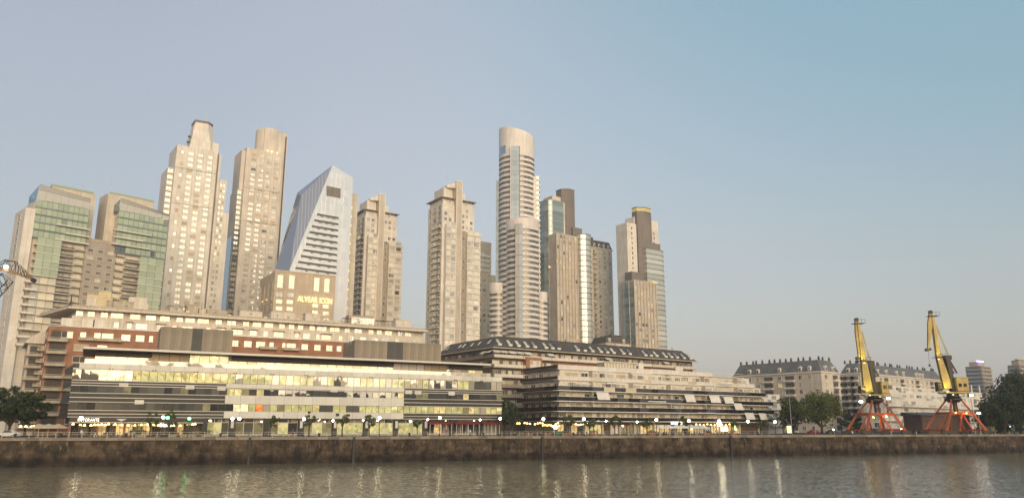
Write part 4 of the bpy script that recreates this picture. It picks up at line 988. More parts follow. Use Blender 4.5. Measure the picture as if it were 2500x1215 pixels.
for k in range(44):
    z = zl - 3.0 - k * 3.0
    if z < 35: break
    H.win(xl / 2, 2.15, z + .5, -xl - .3, 1.9, pick(('glass_pale', 3), ('glass_clear', 2 + (3 if k > 7 else 0)), ('lit_dim', .3)), 'frame_white' if k < 8 else 'frame_dark', 2, dep=.25); H.box('bay_slab', xl - .2, -.03, 1.6, 2.19, z - .25, z + .25, 'grey_dark' if k > 6 else 'buff')
xl2, zl2 = H.fx(566, 575, 5); H.box('lower_side', xl2, xl - .01, 5, 16, 0, zl2, 'glass_blue')

# ---- faceted mirror-glass hotel tower with stepped podium
K = Bld('faceted_glass_tower', 'faceted silver glass tower with a sloping side facet and dark louvre slots', 707, 350, 3700, X=Xat(707, 658, 350))
def k3(px, py, y=0): 
    x, z = K.fx(px, py, y); return Vector((x, y, z))
pA, pRT, pLL = k3(812, 403), k3(862, 434), k3(707, 658)
pRB = Vector((pRT.x, 0, 0)); pLB = Vector((pLL.x, 0, 0)); q1 = k3(726, 470, 12); q2 = k3(672, 656, 12); q3 = Vector((q2.x, 12, 0))
q0 = k3(735, 478, 5)
rA, rR, rB, rQ = Vector((pA.x, 24, pA.z - 10)), Vector((pRT.x, 24, pRT.z - 6)), Vector((pRT.x, 24, 0)), Vector((q2.x, 24, 0))
def facet(name, pts, mat):
    m = MB(); m.add(pts, [tuple(range(len(pts)))], mat); return K.part(name, m)
m = MB(); m.add([pLB, pRB, pRT, pA, pLL], [(0, 1, 2, 3, 4)], 'glass_mirror'); K.part('front_facet', m)
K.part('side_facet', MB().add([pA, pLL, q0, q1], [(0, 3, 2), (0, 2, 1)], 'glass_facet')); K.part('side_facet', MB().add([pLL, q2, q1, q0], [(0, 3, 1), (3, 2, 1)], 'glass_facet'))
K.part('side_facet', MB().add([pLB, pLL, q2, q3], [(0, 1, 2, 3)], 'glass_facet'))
K.part('roof_facet', MB().add([pA, pRT, rR, rA, q1], [(0, 1, 2, 3), (0, 3, 4)], 'glass_blue')); K.part('rear_facet', MB().add([pRB, rB, rR, pRT, rQ, q3, q2, q1, rA], [(0, 1, 2, 3), (1, 4, 8, 2), (4, 5, 6, 7, 8)], 'glass_blue'))
# curtain-wall panels on the front facet
def inside(x, z):
    if x > pRT.x - .2 or z > pA.z + (pRT.z - pA.z) * (x - pA.x) / (pRT.x - pA.x) - .2 and x > pA.x: return False
    xe = pLL.x + (pA.x - pLL.x) * max(0, (z - pLL.z)) / (pA.z - pLL.z)
    return x > xe + .3
nxk = 13; wk = (pRT.x - pLL.x) / nxk; hk = 3.9
km = MB().box(-wk/2 + .05, wk/2 - .05, -.10, -.03, .05, hk - .05, 'glass_mirror').mesh('curtain_panel')
zk = 30.0
while zk < pA.z:
    for i in range(nxk):
        x0, x1 = pLL.x + i * wk, pLL.x + (i + 1) * wk
        if inside(x0, zk + hk) and inside(x1, zk + hk) and inside(x0, zk): K.part('curtain_panel', km, ((x0 + x1) / 2, 0, zk))
    zk += hk
for i in range(10):
    pl, pr = (769 - i * 6.3, 522 + i * 15.1), (826.5 - i * .6, 531.5 + i * 14.4)
    if i > 4: pl = (pl[0] + 4, pl[1])
    a_, b2 = k3(*pl), k3(*pr); z = (a_.z + b2.z) / 2
    K.box('louvre_slot', a_.x + 1, b2.x, -.22, -.101, z - .55, z + .35, 'grey_dark')
    for j in range(3): K.slab('louvre_vent', a_.x + (b2.x - a_.x) * (.3 + .25 * j), -.101, z - 1.1, 1.6, .1, .55, 'shaft_grey')
    K.box('louvre_sill', a_.x + .6, b2.x + .3, -.4, -.101, z - .65, z - .56, 'panel_white')
for py in (461, 473):
    a_, b2 = k3(797, py - 2), k3(831, py + 4); K.box('louvre_slot', a_.x, b2.x, -.25, -.101, (a_.z + b2.z) / 2 - 1.4, (a_.z + b2.z) / 2 + 1.0, 'shaft_grey')
for t in [i / 12 for i in range(1, 12)]:
    pa_, pb_ = pA.lerp(pLL, t), pA.lerp(q0, min(1, t * 1.25)) if t < .8 else q0.lerp(pLL, (t - .8) * 5)
    if (pa_ - pb_).length > .8: K.part('glazing_bar', MB().beam(pa_ + Vector((-.06, -.03, 0)), pb_ + Vector((-.06, -.03, 0)), .12, .12, 'steel'))
x0, z0 = k3(853, 475, 6).x, k3(860, 472, 6).z; x1 = k3(869, 480, 6).x
K.box('rear_core', pRT.x + .05, x1 + 1.2, 6, 20, 0, z0, 'beige')
for k in range(16): K.slab('core_light', pRT.x + (x1 + 1.2 - pRT.x) * .45, 5.99, z0 - 8 - k * 4.6, .8, .12, 1.1, 'strip_yellow')
# podium
KP = Bld('hotel_podium', 'beige hotel podium with white window slots and large cream roof sign letters', 672, 330, 4300, X=Xat(672, 661, 330))
WP, zP2 = KP.fx(820, 675); DP = KP.sx(637, 672)[0]; zP2 = KP.fx(672, 661)[1]
KP.box('wall', 0, WP, 0, DP, 0, zP2, 'tan'); KP.box('parapet', -.15, WP + .15, -.15, .2, zP2, zP2 + .7, 'tan')
for px, py0, py1 in ((683, 671, 702), (711, 672, 704), (772, 678, 710), (797, 680, 713)):
    x, za = KP.fx(px, py1); _, zb = KP.fx(px, py0); KP.win(x, 0, za, 2.3, zb - za, 'glass_cream', 'frame_white', 1, fr=.1)
for px, py in ((681, 719), (709, 720)):
    x, z = KP.fx(px, py + 5); KP.win(x, 0, z, 2.8, 1.9, 'glass_dark', 'tan', 2)
for r_ in range(4):
    for px, py in ((681, 736), (707, 737), (769, 746), (795, 748)):
        x, z = KP.fx(px, py + r_ * 17 + 4); KP.win(x, 0, z, 2.6, 1.6, 'glass_cream', 'frame_white', 1)
x0, z0 = KP.fx(727, 730, -.3); x1, z1 = KP.fx(812, 733, -.3)
t = text3d(KP, 'ALVEAR ICON', x0, -.35, z0 - .9, 3.6, 'sign_cream', ext=.2, width=x1 - x0)
for i in range(4):
    y = 2 + i * (DP - 4) / 3; KP.win(-.01, y, zP2 - 13, 1.2, 9, 'glass_pale' if i % 2 else 'glass_clear', 'tan', 1, face='l'); KP.win(-.01, y, zP2 - 16.5, 1.3, 2.6, 'glass_dark', 'tan', 1, face='l')
for i in (1, 2): KP.part('wall_light', MB().box(-.4, 0, -.3, .3, 0, .5, 'strip_yellow'), (-.05, 3.6 + i * (DP - 4) / 3, zP2 - 11.5))

# ---- two beige towers with a projecting shaft
def riverside(label, px, py, Y):
    b = Bld('shaft_fronted_tower', label, px, Y, 4100, X=Xat(px, py, Y))
    k = 1.0; Wd, Dp, zt = 19.0, 15.0, 117.0
    b.box('wall', 0, Wd, 0, Dp, 0, zt - 3, 'cream'); b.box('penthouse', .8, Wd - .8, 1, Dp, zt - 3, zt - .3, 'cream'); b.box('canopy', -1.0, Wd + 1.0, -1.0, Dp + 1.0, zt, zt + .3, 'grey_wall')
    for i in range(5): b.box('canopy_strut', -.9 + i * 4.9, -.7 + i * 4.9, -.9, -.7, zt - 2.6, zt, 'concrete_light')
    b.box('plant_room', 1.6, 7.0, 2, 12, zt + .36, zt + 6, 'cream'); b.box('plant_room', 10.5, 15, 3, 13, zt + .36, zt + 5, 'cream')
    b.box('shaft', 7.2, 10.4, -1.8, 9, 0, zt + 9.5, 'brown_wall')
    b.part('shaft_top', MB().prism([(3.0, 1), (7.19, -.5), (7.19, 9), (3.0, 9)], zt + 6.01, zt + 9, 'cream', top=[zt + 7.2, zt + 9.3, zt + 9.3, zt + 7.2]))
    for xx in (7.2, 10.4): b.box('shaft_edge', xx - .22, xx + .22, -2.05, -1.81, 0, zt + 9.8, 'frame_white')
    b.box('shaft_cap', 7.43, 10.17, -2.05, -1.81, zt + 9.3, zt + 9.8, 'frame_white')
    zb1, zb2 = zt - 14.5, zt - 17
    b.box('front_bay', 1.4, 6.9, -2.2, -.01, 0, zb1, 'cream'); b.box('front_bay', 13.6, Wd + 2.6, -2.4, -.01, 0, zb2, 'cream'); b.box('side_bay', Wd + .01, Wd + 2.6, 0, Dp - 2, 0, zb2, 'cream')
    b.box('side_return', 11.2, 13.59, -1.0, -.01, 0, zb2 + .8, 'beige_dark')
    z = zt - 6; i = 0
    while z > 30:
        if z > zb1:
            for x in (2.0, 4.6): b.win(x, -.01, z, 1.7, 1.6, pick(('glass_clear', 2), ('glass_soft', 2)), 'frame_white', 2)
        else:
            for x in (2.7, 5.5): b.win(x, -2.21, z, 2.3, 1.9, pick(('glass_soft', 6), ('glass_pale', 2), ('glass_clear', .5)), 'frame_white', 1)
            b.box('bay_slab', 1.2, 7.0, -2.5, -2.211, z - .75, z - .35, 'cream')
        if z > zb2:
            for x in (12.2, 14.6, 17.2): b.win(x, -.01, z, 1.5, 1.6, pick(('glass_clear', 2), ('glass_soft', 1)), 'frame_white', 2)
        else:
            for x in (15.4, 19.2): b.win(x, -2.41, z, 2.9, 1.9, pick(('glass_soft', 6), ('glass_pale', 2), ('glass_clear', .5)), 'frame_white', 1)
            b.box('bay_slab', 13.4, Wd + 2.8, -2.7, -2.411, z - .75, z - .35, 'cream')
            b.win(12.3, -1.01, z, .9, 1.3, 'glass_dark', 'frame_white', 1)
        b.win(-.01, 2.6, z, 1.6 if z > zb1 else 2.6, 1.9, pick(('glass_clear', 3), ('glass_dark', 2), ('lit_warm', .12)), 'frame_dark', 1, face='l'); b.win(-.01, 7.4, z, 3.0, 1.9, pick(('glass_clear', 3), ('glass_pale', 2), ('lit_warm', .15)), 'frame_white', 2, face='l'); b.win(-.01, 12.4, z, 1.4, 1.6, 'glass_dark', 'frame_white', 1, face='l')
        b.slab('side_slab', -.01, 5.6, z - .75, 9.5, .9 if z < zb1 else .2, .4, 'cream', face='l')
        z -= 3.0; i += 1
    b.part('mast', MB().tube((0, 0, 0), (0, 0, 9), .08, 'steel'), (5.5, 5, zt + 6))
    return b
riverside('beige tower with thin shaft beside the silver faceted tower', 893, 499, 405)
riverside('beige tower with thin shaft standing beside the white round tower', 1081, 465, 382)
# ---- small pale tower peeking behind
J = Bld('banded_back_tower', 'small pale banded tower half hidden between the shaft tower and the white round tower', 1166, 470, 4000, X=Xat(1166, 700, 470))
x1, z1 = J.fx(1199, 594); xw, zw2 = J.fx(1212, 672); zmid = J.fx(1180, 615)[1]
J.box('core', 0, x1, 0, 14, 0, z1, 'beige'); J.box('lower_core', x1 + .01, xw, .5, 14, 0, zw2, 'beige'); J.box('top_screen', -.1, x1 + .1, -.15, 0, zmid, z1 + .3, 'brown_wall')
z = zmid - 3
while z > 40:
    if z > zw2: J.box('floor_band', -.1, x1 + .15, -.4, -.01, z, z + 1.3, 'white_paint'); J.win(x1 * .55, -.01, z + 1.45, x1 * .8, 1.5, 'glass_pale', 'frame_white', 3)
    else:
        for i in range(3): J.win(1.6 + i * 3.4, -.01, z, 2.0, 1.5, pick(('glass_cream', 3), ('glass_dark', 1)), 'frame_white', 2)
    z -= 3.1

# ---- white round tower
Q = Bld('white_round_tower', 'tall white cylindrical tower with stacked curved balconies and slanted blank crown', 1261, 430, 1e7, X=Xat(1261.5, 400, 430))
rq_ = (Xat(1305, 400, 430) - Xat(1218, 400, 430)) / 2; fq = 3.0
z_a, z_b, z_t = Q.fx(1260, 372, -rq_)[1], Q.fx(1270, 545, -rq_ - 4)[1], Q.fx(1225, 318, 0)[1]
ci = rpoly(0, 0, rq_ - .45, 0, 352, 44)
def ring_floor(b, cx, cy, r, z0, z1, a0, a1, glassm, bandm='pink_white', band_h=1.45, nw=3, seed=0):
    rr = random.Random(seed)
    gm = MB().prism(rpoly(cx, cy, r - .45, a0, a1, 30) + ([] if a1 - a0 > 340 else [(cx, cy)]), 0, fq - band_h, glassm).mesh('glass_storey')
    bm2 = MB().prism(rpoly(cx, cy, r, a0, a1, 34) + ([] if a1 - a0 > 340 else [(cx, cy)]), 0, band_h, bandm).mesh('curved_balcony')
    wm_ = MB().box(-.55, .55, -.12, 0, 0, fq - band_h - .1, 'glass_dark').mesh('dark_window')
    z = z1
    while z > z0:
        z -= fq
        b.part('glass_storey', gm, (0, 0, z)); b.part('curved_balcony', bm2, (0, 0, z + fq - band_h + .003))
        for k in range(nw):
            a = R(rr.choice((215, 228, 240, 300, 312, 325)) + rr.uniform(-4, 4)); d = r - .44
            b.part('dark_window', wm_, (cx + d * math.cos(a), cy + d * math.sin(a), z + .02), a + math.pi / 2)
ring_floor(Q, 0, 0, rq_, 30, z_a, 0, 352, 'glass_band', seed=1)
cp = rpoly(0, 0, rq_ + .02, 0, 352, 44)
Q.part('crown', MB().prism(cp, z_a + .01, z_t, 'pink_white', top=[z_t - .0 - (p[0] + rq_) * .28 for p in cp]))
gb = rpoly(0, 0, rq_ + .12, 196, 232, 10) + rpoly(0, 0, rq_ - .6, 232, 196, 10); Q.part('crown_glazing', MB().prism(gb, z_a + .5, z_a + 5.2, 'glass_blue'))
x0, x1 = Q.fx(1247, 440, -rq_)[0], Q.fx(1268, 440, -rq_)[0]; z1 = Q.fx(1258, 357, -rq_)[1]
nseg = 16; hz = (z1 - z_b) / nseg
fmn = MB().box(x0, (x0 + x1) / 2 - .05, -rq_ - .5, -rq_ + 2.6, .05, hz, 'glass_fin').box((x0 + x1) / 2 + .05, x1, -rq_ - .5, -rq_ + 2.2, .05, hz, 'glass_fin').mesh('glass_fin')
for i in range(nseg): Q.part('glass_fin', fmn, (0, 0, z_b + i * hz))
Q.box('fin_edge', x0 - .35, x0 - .02, -rq_ - .6, -rq_ + 3, z_b, z1, 'pink_white'); Q.box('fin_edge', x1 + .02, x1 + .3, -rq_ - .6, -rq_ + 3, z_b, z1, 'frame_dark')
xs0, xs1 = Q.fx(1303, 440, -3)[0], Q.fx(1318, 440, -3)[0]; zs_ = Q.fx(1310, 430, -3)[1]
Q.box('shoulder', xs0 - 2, xs1 - 2.0, -3, 8, 0, zs_, 'pink_white')
sm_ = MB().box(xs1 - 2.1, xs1, -3.2, 7, 0, 1.4, 'white_paint').mesh('shoulder_balcony'); gm_ = MB().box(xs1 - 2.0, xs1 - .5, -2.9, 6.8, 1.401, fq - .003, 'glass_pale').mesh('shoulder_glass')
z = zs_ - fq
while z > 30: Q.part('shoulder_balcony', sm_, (0, 0, z)); Q.part('shoulder_glass', gm_, (0, 0, z)); z -= fq
xg0, xg1 = Q.fx(1211, 460, 2)[0], Q.fx(1224, 460, 2)[0]; zg_ = Q.fx(1214, 440, 2)[1]
gsm = MB().box(xg0, xg1 + 2, 2, 9, .08, fq * 2 - .05, 'glass_fin').box(xg0 - .05, xg1, 1.95, 9, 0, .075, 'frame_dark').mesh('side_glazing')
z = zg_ - fq * 2
while z > 30: Q.part('side_glazing', gsm, (0, 0, z)); z -= fq * 2
# lower front bulge
bx0, bx1 = Q.fx(1233, 600, -8)[0], Q.fx(1317, 600, -8)[0]; br = (bx1 - bx0) / 2; bcx = (bx0 + bx1) / 2; bcy = -5.0
zb2_ = Q.fx(1272, 552, -14)[1]
ring_floor(Q, bcx, bcy, br, 20, zb2_, 180, 360, 'glass_band', nw=3, seed=2)
Q.part('bulge_parapet', MB().prism(rpoly(bcx, bcy, br + .05, 180, 360, 30), zb2_ + .01, Q.fx(1272, 531, -14)[1], 'pink_white'))
x0, x1 = Q.fx(1258, 700, -bcy - br)[0] , Q.fx(1276, 700, -bcy - br)[0]
x0, x1 = Q.fx(1258, 700, bcy - br)[0], Q.fx(1276, 700, bcy - br)[0]
f2 = MB().box(x0, (x0 + x1) / 2 - .05, bcy - br - .45, bcy - br + 2, .05, 5.9, 'glass_band').box((x0 + x1) / 2 + .05, x1, bcy - br - .45, bcy - br + 2, .05, 5.9, 'glass_fin').mesh('glass_fin')
z = Q.fx(1266, 545, bcy - br)[1] - 6
while z > 20: Q.part('glass_fin', f2, (0, 0, z)); z -= 6
lx0, lx1 = Q.fx(1193, 760, -4)[0], Q.fx(1236, 760, -4)[0]; zl_ = Q.fx(1212, 708, -8)[1]; lr = (lx1 - lx0) / 2
ring_floor(Q, (lx0 + lx1) / 2, -2, lr, 20, zl_, 180, 360, 'glass_band', nw=2, seed=3); Q.part('low_parapet', MB().prism(rpoly((lx0 + lx1) / 2, -2, lr + .04, 180, 360, 24), zl_ + .01, Q.fx(1212, 688, -8)[1], 'pink_white'))
rx0, rx1 = Q.fx(1306, 760, -6)[0], Q.fx(1338, 760, -6)[0]; zr_ = Q.fx(1322, 727, -8)[1]
ring_floor(Q, (rx0 + rx1) / 2, 0, (rx1 - rx0) / 2, 20, zr_, 180, 360, 'glass_band', nw=2, seed=4); Q.part('low_parapet', MB().prism(rpoly((rx0 + rx1) / 2, 0, (rx1 - rx0) / 2 + .04, 180, 360, 24), zr_ + .01, Q.fx(1322, 708, -8)[1], 'pink_white'))

# ---- two glass-cornered towers with grey shafts
def fin_grid(b, x0, x1, y, z0, z1, n, fh_, mt='brown_wall'):
    w = (x1 - x0) / n
    b.box('grid_wall', x0, x1, y, y + 12, 0, z1, mt)
    pm2 = bmesh_('vertical_fin', .5, .5, z1 - z0, mt)
    for i in range(n + 1): b.part('vertical_fin', pm2, (x0 + i * w, y - .005, z0))
    z = z1 - fh_
    while z > z0:
        for i in range(n): b.win(x0 + (i + .5) * w, y - .01, z + .5, w - .9, fh_ - 1.2, pick(('glass_pale', 5), ('awning_beige', 4), ('glass_dark', 1.2), ('glass_cream', 2)), mt, 1, fr=.05, dep=.06)
        z -= fh_
M = Bld('grey_shaft_tower', 'brown and glass tower with tall hexagonal grey shaft beside the white round tower', 1358, 450, 4000, X=Xat(1358, 580, 450))
zf1 = M.fx(1385, 573)[1]; xm1 = M.fx(1409, 600)[0]
fin_grid(M, 0, xm1, 0, 25, zf1, 7, 3.3)
xc, yc_, rr_ = M.fx(1424, 620, 2)[0], 3.2, (M.fx(1441, 620, 2)[0] - M.fx(1408, 620, 2)[0]) / 2
bands(M, rpoly(xc, yc_, rr_, 0, 350, 22), 25, M.fx(1424, 572, 0)[1], 3.3, .4, 'shaft_grey', 'glass_tower', proud=.22)
M.box('link_wall', xm1 + .01, xc + rr_ + 1.6, yc_ + 1, 14, 0, zf1 - 1, 'brown_wall')
gx_0, gx_1 = M.fx(1338, 520, 6)[0], M.fx(1376, 520, 6)[0]; zt_ = M.fx(1357, 489, 6)[1]
gp = [(gx_1, 6), (gx_1, 18), (gx_0 + 1, 18)] + rpoly(gx_0 + 4.2, 10.2, 4.2, 180, 270, 8)
bands(M, gp, 25, zt_, 3.3, .35, 'steel', 'glass_teal', proud=.15)
M.box('roof_block', gx_0 + 5, gx_1 + 3, 8, 17, zt_, zt_ + 3.4, 'beige')
x0, x1 = gx_1 + .02, M.fx(1386, 520, 6)[0]; M.box('pale_wall', x0, x1, 6.2, 17, 0, zt_ - .4, 'cream')
for k in range(14): M.win((x0 + x1) / 2, 6.19, zt_ - 4 - k * 3.3, .8, 1.4, 'glass_dark', 'cream', 1)
def hexa(b, px0, px1, py, pyt, y, depth):
    x0, x1 = b.fx(px0, py, y)[0], b.fx(px1, py, y)[0]; w = x1 - x0; zt2 = b.fx((px0 + px1) / 2, pyt, y)[1]
    poly = [(x0, y + depth * .35), (x0 + w * .42, y), (x1 - .6, y + .5), (x1, y + depth * .5), (x0 + w * .6, y + depth), (x0, y + depth)]
    b.part('shaft', MB().prism(poly, 0, zt2, 'shaft_grey')); return poly, zt2
poly, zsh = hexa(M, 1378, 1406, 500, 463, 4.5, 8)
M.part('shaft_coping', MB().prism(grow(poly, .25, (sum(p[0] for p in poly) / 6, sum(p[1] for p in poly) / 6)), zsh + .003, zsh + .5, 'shaft_grey'))
x0, x1 = M.fx(1399, 565, 3)[0], M.fx(1421, 565, 3)[0]; M.box('plant_room', x0, x1, 3, 9, zf1 - 1, M.fx(1410, 556, 3)[1], 'shaft_grey')
for k, (a0, zz) in enumerate(((1345, 645), (1341, 655), (1352, 648), (1362, 660))):
    x, z = M.fx(a0, zz, 5.8); M.win(x, 5.75 if x < 0 else -.1, z, 1.6, 1.6, 'lit_warm', 'frame_dark', 1)
# classical tower behind
Cc = Bld('mansard_tower', 'slender beige tower with dark mansard cap behind the hexagonal grey shaft', 1442, 500, 4000, X=Xat(1442, 620, 500))
xw = Cc.fx(1494, 620)[0]; ze = Cc.fx(1470, 609)[1]; xb1 = xw
Cc.box('wall', 0, xw, 0, 15, 0, ze, 'beige'); Cc.box('cornice', -.5, xw + .6, -.6, 15, ze, ze + .7, 'cream')
Cc.part('mansard_roof', MB().add([(-.2, -.2, ze + .7), (xw + .2, -.2, ze + .7), (xw + .2, 15, ze + .7), (-.2, 15, ze + .7), (1.2, 1.4, ze + 6), (xw - 1.2, 1.4, ze + 6), (xw - 1.2, 14, ze + 6), (1.2, 14, ze + 6)], [(4, 5, 6, 7), (0, 1, 5, 4), (1, 2, 6, 5), (2, 3, 7, 6), (3, 0, 4, 7)], 'slate'))
Cc.box('roof_block', 0, 6, 4, 12, ze + 5, ze + 8.5, 'slate')
def dormer_mesh():
    m = MB(); m.box(-.8, .8, -.5, 1.6, 0, 1.5, 'frame_white'); m.box(-.5, .5, -.56, -.501, .2, 1.5, 'glass_dark')
    pr = [(-.8, 1.5), (-.6, 2.05), (0, 2.35), (.6, 2.05), (.8, 1.5)]
    v = [(x, -.5, z) for x, z in pr] + [(x, 1.6, z) for x, z in pr]; m.add(v, [(0, 1, 2, 3, 4), (9, 8, 7, 6, 5)] + [(i, 5 + i, 6 + i, i + 1) for i in range(4)], 'frame_white'); return m.mesh('dormer')
DM = dormer_mesh()
for i in range(4): Cc.part('dormer', DM, (xw * (.18 + .22 * i), .4, ze + 1.2))
for k in range(28):
    z = ze - 3 - k * 3.3
    if z < 30: break
    for i in range(4):
        if i == 0: balcony(Cc, xw * .16, 0, z - .9, 3.0, 1.2, 'beige')
        Cc.win(xw * (.16 + .24 * i), -.01, z, 1.7, 1.7, pick(('glass_dark', 4), ('glass_pale', 2), ('lit_warm', .12)), 'cream', 2, sill=True)
N = Bld('ringed_shaft_tower', 'slim glass and beige tower whose grey shaft wears lit yellow rings', 1543, 470, 4000, X=Xat(1543, 600, 470))
zb_ = N.fx(1550, 541)[1]; x1 = N.fx(1566, 600)[0]; x2 = N.fx(1614, 600, 4)[0]
N.box('pale_wall', 0, x1, 4, 14, 0, zb_, 'cream'); N.box('pale_wall', x1 + .01, x2, 6, 14, 0, N.fx(1605, 541, 6)[1], 'cream')
for k in range(12): N.win(x1 * .5, 3.99, zb_ - 4 - k * 3.2, .9, 1.5, 'glass_dark', 'cream', 1); N.win(x2 - 4.2, 5.99, zb_ - 4 - k * 3.2, .9, 1.8, 'glass_dark', 'frame_white', 1)
poly, zsh = hexa(N, 1563, 1594, 560, 507, 1.5, 7)
cpt = (sum(p[0] for p in poly) / 6, sum(p[1] for p in poly) / 6)
for i in range(3): N.part('light_ring', MB().prism(grow(poly, .15, cpt), zsh - 2.2 + i * 1.1, zsh - 1.95 + i * 1.1, 'strip_yellow' if i < 2 else 'concrete_light'))
xc0, xc1 = N.fx(1596, 700, 0)[0], N.fx(1634, 700, 0)[0]; rc2 = (xc1 - xc0) / 2; zc2 = N.fx(1610, 608, -2)[1]
gp = [(N.fx(1579, 640, 0)[0], 0), (xc0 + rc2, 0)] + rpoly(xc0 + rc2, rc2, rc2, 270, 440, 14)[1:] + [(N.fx(1579, 640, 0)[0], 12)]
bands(N, gp, 25, zc2, 3.2, .4, 'shaft_grey', 'glass_tower', proud=.2)
N.box('plant_room', N.fx(1590, 600, 3)[0], N.fx(1612, 600, 3)[0], 3, 9, zc2, N.fx(1600, 594, 3)[1], 'shaft_grey')
zl3 = N.fx(1575, 686, -2)[1]; xl3, xr3 = N.fx(1549, 740, -2)[0], N.fx(1602, 740, -2)[0]
fin_grid(N, xl3, xr3, -2, 25, zl3, 7, 3.2)
gp = [(xl3 - .05, -2), (xl3 - .05, 8), (N.fx(1536, 740, 2)[0], 8)] + rpoly(xl3 - .4, 2, xl3 - .4 - N.fx(1536, 740, 2)[0], 180, 262, 6)
bands(N, gp, 25, zl3 - 1, 3.2, .32, 'steel', 'glass_teal', proud=.15)
N.box('mech_box', xl3 + .5, xl3 + 9, 0, 6, zl3, zl3 + 5.5, 'shaft_grey'); N.slab('lit_terrace', xr3 - 1, -2.2, zl3 - .2, 4.5, .3, .4, 'strip_yellow')
# low mansard house between
Z = Bld('low_mansard_house', 'low beige building with dark mansard roof between two glass-cornered towers', 1480, 420, 3995, X=Xat(1480, 840, 420))
xw = Z.fx(1536, 840)[0]; ze = Z.fx(1505, 837)[1]
Z.box('wall', 0, xw, 0, 12, 0, ze, 'brown_wall')
Z.part('mansard_roof', MB().add([(-.3, -.3, ze), (xw + .3, -.3, ze), (xw + .3, 12, ze), (-.3, 12, ze), (1, 1, ze + 3.4), (xw - 1, 1, ze + 3.4), (xw - 1, 11, ze + 3.4), (1, 11, ze + 3.4)], [(4, 5, 6, 7), (0, 1, 5, 4), (1, 2, 6, 5), (2, 3, 7, 6), (3, 0, 4, 7)], 'slate')); Z.box('roof_block', xw * .4, xw - 1.5, 3, 9, ze + 3.4, ze + 4.8, 'slate')
for i in range(2): Z.part('dormer', DM, (xw * (.15 + .62 * i), .3, ze + .2))
Z.box('bay', xw * .35, xw - .5, -1, -.01, 0, ze - .5, 'beige')
for i in range(4): Z.win(xw * (.14 + .24 * i), -1.02 if i > 1 else -.02, ze - 3, 1.6, 1.7, 'glass_pale', 'cream', 1)

# ================================================================== right-hand side
def mansard_block(name, label, px, py, Y, vp, pxl, pxr, roof_h, dorm, group=None):
    b = Bld(name, label, px, Y, vp, group=group, X=Xat(px, py, Y))
    Wd = b.fx(pxr, py + 3)[0]; Dp = b.sx(pxl, py + 9)[0]; ze = b.fx(px, py)[1]
    b.box('wall', 0, Wd, 0, Dp, 0, ze, 'beige'); b.box('cornice', -.5, Wd + .5, -.5, Dp + .5, ze, ze + .6, 'cream')
    i_ = 2.6
    b.part('mansard_roof', MB().add([(-.1, -.1, ze + .6), (Wd + .1, -.1, ze + .6), (Wd + .1, Dp, ze + .6), (-.1, Dp, ze + .6), (i_, i_, ze + roof_h), (Wd - i_, i_, ze + roof_h), (Wd - i_, Dp - i_, ze + roof_h), (i_, Dp - i_, ze + roof_h)], [(4, 5, 6, 7), (0, 1, 5, 4), (1, 2, 6, 5), (2, 3, 7, 6), (3, 0, 4, 7)], 'slate_blue'))
    chm = MB().box(-.45, .45, -.3, .3, 0, 1.3, 'slate').box(-.35, -.1, -.15, .15, 1.3, 1.8, 'slate').box(.1, .35, -.15, .15, 1.3, 1.8, 'slate').mesh('chimney')
    for k in range(int(Dp / 3.2)): b.part('chimney', chm, (i_ + random.uniform(0, 2), i_ + k * 3.2 + random.uniform(0, 1.5), ze + roof_h))
    for k in range(int(Wd / 5)): b.part('chimney', chm, (i_ + 2 + k * 5, i_ + random.uniform(0, 2), ze + roof_h))
    for t in dorm: b.part('dormer', DM, (.35, Dp * t, ze + 1.0), -math.pi / 2)
    for t in (.3, .7): b.part('dormer', DM, (Wd * t, .35, ze + 1.0))
    for k in range(10):
        z = ze - 2.7 - k * 3.3
        if z < 1: break
        for t in dorm: b.win(-.01, Dp * t, z, 1.5, 1.7, pick(('glass_dark', 5), ('glass_pale', 2), ('lit_warm', .3)), 'cream', 2, face='l', sill=True)
        for t in (.34, .58, .92): 
            b.slab('loggia_shade', -.01, Dp * t, z - .5, 4.6, .04, 2.3, 'grey_dark', face='l'); balcony(b, -.05, Dp * t, z - 1.0, 5.0, 1.3, 'cream', face='l')  # flat dark sheets paint shaded loggias behind the balconies
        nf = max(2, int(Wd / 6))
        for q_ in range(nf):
            if q_ % 3 == 1: b.slab('loggia_shade', Wd * (q_ + .5) / nf, -.01, z - .5, 4.4, .04, 2.3, 'grey_dark'); balcony(b, Wd * (q_ + .5) / nf, -.05, z - 1.0, 4.8, 1.3, 'cream')  # same painted shade sheet on the front
            else: b.win(Wd * (q_ + .5) / nf, -.01, z, 2.2, 1.7, pick(('glass_dark', 3), ('glass_pale', 2)), 'cream', 3, sill=True)
    return b
mansard_block('mansard_apartment_block', 'beige apartment block with blue-grey mansard roof behind the round trees', 2004, 908, 360, 3600, 1790, 2049, 6.0, (.12, .22, .45, .70, .80))
b2 = mansard_block('mansard_apartment_block', 'beige mansard-roofed apartment block rising behind the first yellow crane', 2100, 912, 392, 3600, 2052, 2300, 5.6, (.2, .6))
for t in (.12, .2, .42, .5, .66, .74): b2.part('dormer', DM, (b2.fx(2300, 915)[0] * t, .35, b2.fx(2100, 912)[1] + 1.0))
FW = Bld('white_terraced_block', 'white terraced apartment block of stepped balconies behind the second crane', 2165, 330, 3463, X=Xat(2160, 960, 330))
LF = FW.fx(2440, 1000)[0]; zF = FW.fx(2165, 935)[1]
